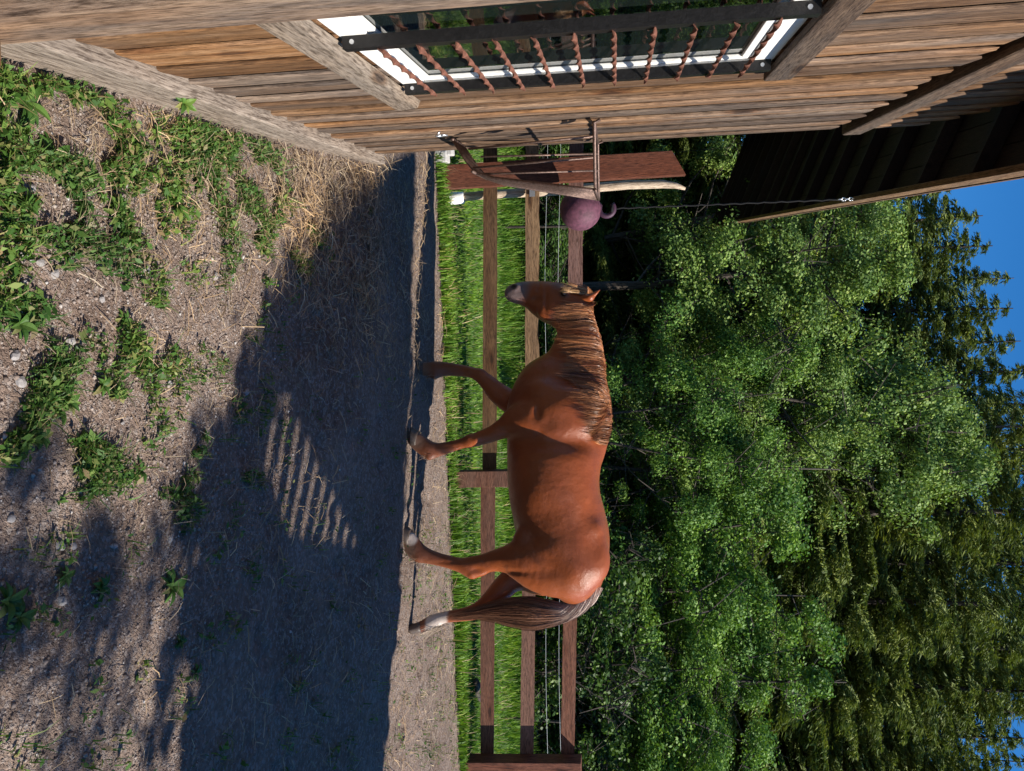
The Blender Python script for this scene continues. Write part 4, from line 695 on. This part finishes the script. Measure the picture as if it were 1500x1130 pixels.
# bare grey dead trees in the gaps
LD = 'bare grey dead tree trunk with broken twigs in the wood'
for j, (iy, d, it) in enumerate(((686, 14.2, 1230), (985, 13.9, 1240), (650, 15.2, 1200), (915, 15, 1150), (560, 14.6, 1080))):
    r = np.random.default_rng(90+j); q = ray(760, iy); x = q[0]/q[1]*d; q2 = ray(it, iy); h = CH+q2[2]/q2[1]*d; mb = MB(); P = [(r.normal(0, .03), r.normal(0, .03), h*i/7-.05*(i == 0)) for i in range(8)]; mb.tube(P, [.055*(1-.8*i/7) for i in range(8)], 7)
    e = empty('dead_tree', (x, d, 0)); tag(e, LD, 'tree', 'dead trees in the wood'); mb.build('trunk', M['bark'], e, smooth=True); tw_ = MB()
    for i in range(46):
        z = h*r.uniform(.2, .98); an = r.uniform(0, 6.28); l = r.uniform(.25, 1.0)*(1.1-z/h*.6); p0 = np.array([0, 0, z]); p1 = p0+np.array([math.cos(an)*l*.5, math.sin(an)*l*.5, r.uniform(-.1, .15)]); p2 = p1+np.array([math.cos(an+.4)*l*.5, math.sin(an+.4)*l*.5, r.uniform(-.2, .3)]); tw_.tube([p0, p1, p2], [.010, .007, .003], 4, False); tw_.tube([p1, p1+r.normal(0, .22, 3)], [.005, .002], 4, False)
    tag(tw_.build('twigs', M['bark'], e), kind='stuff')
# the deep wood behind reads as one mass
n = 42000; r = np.random.default_rng(5); P = np.stack([r.uniform(-22, 26, n), r.uniform(22, 27, n), r.beta(1.2, 2.2, n)*7.0], 1); P[:, 2] *= .75+.25*np.sin(P[:, 0]*1.3); V, F = leaf_quads(P, .34, .2, .5, r)
tag(link('deep_wood', np_mesh('deep_wood', V, F), M['spruce']), 'dense dark mass of far trees filling the wood', 'wood', kind='stuff')
# small tree right of the yard: its shade falls over the near gravel
tree('alder', 'yard_tree', 0, 0.45, h=3.9, x=5.35, label='small broadleaf tree standing alone beside the yard', group='', mat='alder', sxy=.62, v=1)

# ------------------------------------------------------------------ grass, weeds, straw, stones
def blades(P, h, w, rng=RNG, lean=.35):
    n = len(P); an = rng.uniform(0, 6.283, n); d = np.stack([np.cos(an), np.sin(an), 0*an], 1); s = np.stack([-np.sin(an), np.cos(an), 0*an], 1); h = h*rng.uniform(.5, 1.25, n); ln = np.abs(rng.normal(0, lean, n)); H = h[:, None]; Wd = (w*rng.uniform(.6, 1.3, n))[:, None]
    p1 = P+d*(ln[:, None]*H*.3)+np.array([0, 0, .6])*H; p2 = P+d*(ln[:, None]*H)+np.array([0, 0, .97])*H; V = np.stack([P-s*Wd/2, P+s*Wd/2, p1+s*Wd*.38, p1-s*Wd*.38, p2], 1).reshape(-1, 3); b = np.arange(n)*5
    return V, np.vstack([np.stack([b, b+1, b+2], 1), np.stack([b, b+2, b+3], 1), np.stack([b+3, b+2, b+4], 1)])
n = 62000; x = RNG.uniform(-4.2, 6.5, n); y0 = fence_y(x)-.28-.16*RNG.random(n)**3; y = y0+(11.4-y0)*RNG.random(n)**1.5; P = np.stack([x, y, np.full(n, .008)], 1); nz_ = nz2(x, y, 1.2)
edge = (1-sstep(0.0, .5, y-y0)); hgt = .055+.05*edge*(nz_+.6)+.06*np.clip(nz_, 0, 1)*(y < y0+1.0)+sstep(10.0, 11.2, y)*.28; V, F = blades(P, hgt, .012, lean=.5)
tag(link('pasture_grass', np_mesh('pasture_grass', V, F), M['grass']), 'bright green grass of the pasture behind the fence', 'grass', kind='stuff')
n = 1500; x = RNG.uniform(-4, 6.2, n); y = fence_y(x)-.3+RNG.random(n)**1.6*3.4; V, F = blades(np.stack([x, y, np.full(n, .008)], 1), .17, .006, lean=.5)
tag(link('dry_stems', np_mesh('dry_stems', V, F), M['straw']), 'dry yellow grass stems among the pasture grass', 'grass', kind='stuff')
def img_pts(poly, n, rng=RNG):                    # random ground points inside a picture polygon
    poly = np.array(poly, float); out = []
    g = np.array([ground(*p, -.08)[:2] for p in poly]); lo, hi = g.min(0), g.max(0)
    while len(out) < n:
        c = rng.uniform(lo, hi, (n*2, 2)); ins = np.zeros(len(c), bool); j = len(g)-1
        for i in range(len(g)):
            cr = ((g[i, 1] > c[:, 1]) != (g[j, 1] > c[:, 1])) & (c[:, 0] < (g[j, 0]-g[i, 0])*(c[:, 1]-g[i, 1])/(g[j, 1]-g[i, 1]+1e-12)+g[i, 0]); ins ^= cr; j = i
        out += list(c[ins])
    o_ = np.array(out[:n]); return np.column_stack([o_, [gh(a, b) for a, b in o_]])
def bl_off(P): return (P[:, 0]-W0[0])*WN[0]+(P[:, 1]-W0[1])*WN[1]+np.where((P[:, 0]-W0[0])*WD[0]+(P[:, 1]-W0[1])*WD[1] > 0, 5, 0)
# leafy ground cover: (picture polygon, leaves, patchiness)
GC = [([(0,80),(110,85),(160,120),(150,200),(220,300),(120,330),(0,330)], 7000, -.08), ([(280,165),(365,178),(420,260),(400,320),(300,310),(240,260)], 4600, -.2), ([(100,190),(290,230),(330,320),(120,330)], 4200, .04), ([(330,300),(470,340),(470,400),(390,410),(320,350)], 1800, .1),
      ([(150,430),(260,450),(250,520),(230,580),(190,550)], 1600, -.05), ([(60,540),(160,545),(150,640),(90,690),(20,680)], 2600, -.05), ([(120,610),(210,610),(190,680),(100,720)], 1500, .0), ([(0,410),(60,430),(55,480),(0,500)], 900, .0), ([(240,620),(320,600),(310,750),(260,770)], 1300, .12),
      ([(330,620),(400,640),(400,720),(340,720)], 900, .1), ([(0,300),(420,300),(420,700),(0,760)], 5200, .14), ([(0,700),(350,700),(560,1120),(0,1120)], 4200, .2), ([(380,700),(560,720),(620,1120),(420,1120)], 2200, .2), ([(590,760),(650,760),(655,1125),(590,1125)], 2500, .05), ([(400,560),(600,560),(600,760),(400,760)], 900, .2)]
VV = []; FF = []; off = 0; BV = []; BF = []; bo = 0
for poly, n, th in GC:
    P = img_pts(poly, int(n*1.5)); th += .10; P[:, :2] += RNG.normal(0, .09, (len(P), 2)); o_ = bl_off(P); P = P[o_ > .10]; P[:, 2] = [gh(a, b) for a, b in P[:, :2]]; nn = nz2(P[:, 0], P[:, 1], 5.5, 2.)+.5*nz2(P[:, 0], P[:, 1], 14, 5.); P = P[nn > th]; k_ = len(P)*2//3; Q = P[:k_].copy(); Q[:, 2] += RNG.random(k_)**1.5*.045+.004
    V, F = leaf_quads(Q, .016+.022*RNG.random(k_)**2, .9, .5); VV.append(V); FF.append(F+off); off += len(V)
    V, F = blades(P[k_:], .055, .005, lean=.8); BV.append(V); BF.append(F+bo); bo += len(V)
tag(link('ground_cover', np_mesh('ground_cover', np.vstack(VV), np.vstack(FF)), M['weed']), 'small green leaves creeping over the gravel yard', 'ground cover', kind='stuff')
tag(link('yard_grass', np_mesh('yard_grass', np.vstack(BV), np.vstack(BF)), M['weed']), 'short sparse green grass blades in the yard', 'grass', kind='stuff')
# broadleaf weeds one can tell apart
def weed_mesh(seed, nl, L_):
    r = np.random.default_rng(seed); vs = []; fs = []
    for i in range(nl):
        an = i*2.4+r.uniform(-.4, .4); el = r.uniform(.2, 1.3); l = L_*r.uniform(.6, 1.15); w = l*r.uniform(.13, .21); d = np.array([math.cos(an), math.sin(an), 0]); s = np.array([-math.sin(an), math.cos(an), 0]); p0 = np.array([0, 0, .0]); b = len(vs); K = 6
        for k in range(K+1):
            u = k/K; ww = w*math.sin(math.pi*min(1, .06+.94*u)**.9)*(1 if u > .12 else .25); p_ = d*l*u*math.cos(el*(1-.5*u))+np.array([0, 0, l*(math.sin(el)*u-.55*u*u)+.006]); vs += [p_-s*ww+np.array([0, 0, ww*.35]), p_, p_+s*ww+np.array([0, 0, ww*.35])]
            if k: q = b+k*3; fs += [(q-3, q-2, q+1, q), (q-2, q-1, q+2, q+1)]
    return MB().add(vs, fs).mesh('weed')
WM = [weed_mesh(60+i, n_, l_) for i, (n_, l_) in enumerate(((16, .075), (22, .06), (12, .095), (26, .05)))]
WL = 'small broadleaf weed with a rosette of green leaves in the gravel'
for ix, iy in ((95, 845), (30, 905), (60, 640), (40, 655), (85, 600), (150, 565), (180, 470), (205, 500), (215, 530), (15, 440), (30, 475), (130, 255), (150, 290), (170, 315), (200, 270), (110, 140), (60, 120), (35, 150), (125, 110), (255, 300), (290, 270), (340, 250), (330, 310), (250, 860), (300, 640), (205, 690), (265, 940), (150, 860), (380, 345), (520, 310), (255, 720), (35, 300), (230, 200), (275, 205), (75, 230), (100, 590), (25, 640), (290, 985), (190, 330), (10, 880)):
    g = ground(ix, iy, -.1); w = link('weed', WM[random.randrange(4)], M['weed'], None, (g[0], g[1], gh(g[0], g[1])), (0, 0, random.uniform(0, 6.28))); s = random.uniform(.45, 1.0); w.scale = (s, s, s); tag(w, WL, 'weed', 'broadleaf weeds in the yard')
# the sprig growing out of the sill
sp = bw(2.35, 0.09, 0.03); sg = link('sprig', WM[1], M['weed'], None, sp, (0.6, .3, 0)); sg.scale = (.8, .8, .8); tag(sg, 'little green sprig growing out from the barn sill beam', 'sprig')
def straws(P, L_, w, rng=RNG):
    near = sstep(1.5, 4.5, P[:, 1]); L_ = L_*(.55+.45*near); w = w*(.5+.5*near)
    n = len(P); an = rng.uniform(0, 6.283, n); ti = rng.normal(0, .18, n); d = np.stack([np.cos(an), np.sin(an), ti], 1); s = np.stack([-np.sin(an), np.cos(an), rng.normal(0, .4, n)], 1); l = (L_*rng.uniform(.4, 1.3, n))[:, None]; ww = (w*rng.uniform(.6, 1.3, n))[:, None]; bend = np.stack([0*an, 0*an, rng.uniform(.0, .012, n)], 1); P = P+np.array([0, 0, .006])+np.abs(ti)[:, None]*l*.5*np.array([0, 0, 1.])
    V = np.stack([P-d*l/2-s*ww/2, P-d*l/2+s*ww/2, P+bend+s*ww/2, P+bend-s*ww/2, P+d*l/2+s*ww/2, P+d*l/2-s*ww/2], 1).reshape(-1, 3); b = np.arange(n)*6; return V, np.vstack([np.stack([b, b+1, b+2, b+3], 1), np.stack([b+3, b+2, b+4, b+5], 1)])
P = np.vstack([img_pts([(365,182),(470,212),(545,232),(540,330),(530,470),(440,440),(420,330)], 2600), img_pts([(440,300),(620,235),(600,560),(430,560)], 1800), img_pts([(60,100),(300,165),(420,330),(60,330)], 900), img_pts([(100,330),(430,330),(600,1120),(100,1120)], 1500), img_pts([(590,500),(655,300),(655,1125),(590,1125)], 1300)]); P[:, :2] += RNG.normal(0, .11, (len(P), 2)); P = P[bl_off(P) > .10]; P[:, 2] = [gh(a, b) for a, b in P[:, :2]]; P[:, 2] += RNG.random(len(P))**2*.03
V, F = straws(P, .12, .0035); tag(link('straw_litter', np_mesh('straw_litter', V, F), M['straw']), 'dry golden straw scattered by the foot of the barn', 'straw', kind='stuff')
OC = np.array([(1, 0, 0), (0, 1, 0), (-1, 0, 0), (0, -1, 0), (0, 0, 1), (0, 0, -1)], float); OF = np.array([(0, 1, 4), (1, 2, 4), (2, 3, 4), (3, 0, 4), (1, 0, 5), (2, 1, 5), (3, 2, 5), (0, 3, 5)])
P = np.vstack([img_pts([(0,300),(420,330),(440,700),(330,900),(300,1125),(0,1125)], 15000), img_pts([(100,130),(420,330),(0,330)], 2500), img_pts([(330,560),(650,500),(650,1125),(330,1125)], 3500)]); n = len(P); sz = np.minimum(.0019+RNG.exponential(.0020, n), .012)
V = (OC[None]*RNG.uniform(.6, 1.2, (n, 6, 1)))*sz[:, None, None]*np.array([1, 1, .7]); an = RNG.uniform(0, 6.28, n); c, s = np.cos(an)[:, None], np.sin(an)[:, None]; V = np.stack([V[..., 0]*c-V[..., 1]*s, V[..., 0]*s+V[..., 1]*c, V[..., 2]], -1)+P[:, None, :]+(sz*.25)[:, None, None]*np.array([0, 0, 1.])
tag(link('gravel', np_mesh('gravel', V.reshape(-1, 3), (OF[None]+np.arange(n)[:, None, None]*6).reshape(-1, 3)), M['gravel']), 'loose grey gravel strewn over the yard', 'gravel', kind='stuff')
def stone_mesh(seed):
    bm = bmesh.new(); bmesh.ops.create_icosphere(bm, subdivisions=2, radius=1)
    for v in bm.verts: v.co *= 1+.35*mnoise.noise(v.co*1.3+Vector((seed*5, 0, 0))); v.co.z *= .55
    me = bpy.data.meshes.new('stone'); bm.to_mesh(me); bm.free(); return me
SM = [stone_mesh(i) for i in range(5)]
for ix, iy in ((45, 380), (60, 385), (35, 372), (80, 402), (105, 500), (185, 268), (130, 205), (135, 235), (100, 240), (50, 275), (320, 405), (345, 405), (25, 520), (35, 560), (110, 800), (90, 800), (170, 800), (95, 880), (250, 560), (150, 438), (280, 300), (215, 395), (180, 620), (20, 760), (365, 575), (250, 790)):
    g = ground(ix, iy, -.1); s_ = link('stone', SM[random.randrange(5)], M['stone'], None, (g[0], g[1], gh(g[0], g[1])+.004), (random.uniform(-.2, .2), random.uniform(-.2, .2), random.uniform(0, 6))); k_ = random.uniform(.009, .02); s_.scale = (k_, k_*random.uniform(.6, 1), k_); tag(s_, 'small pale stone lying loose in the gravel', 'stone', 'loose stones in the yard')
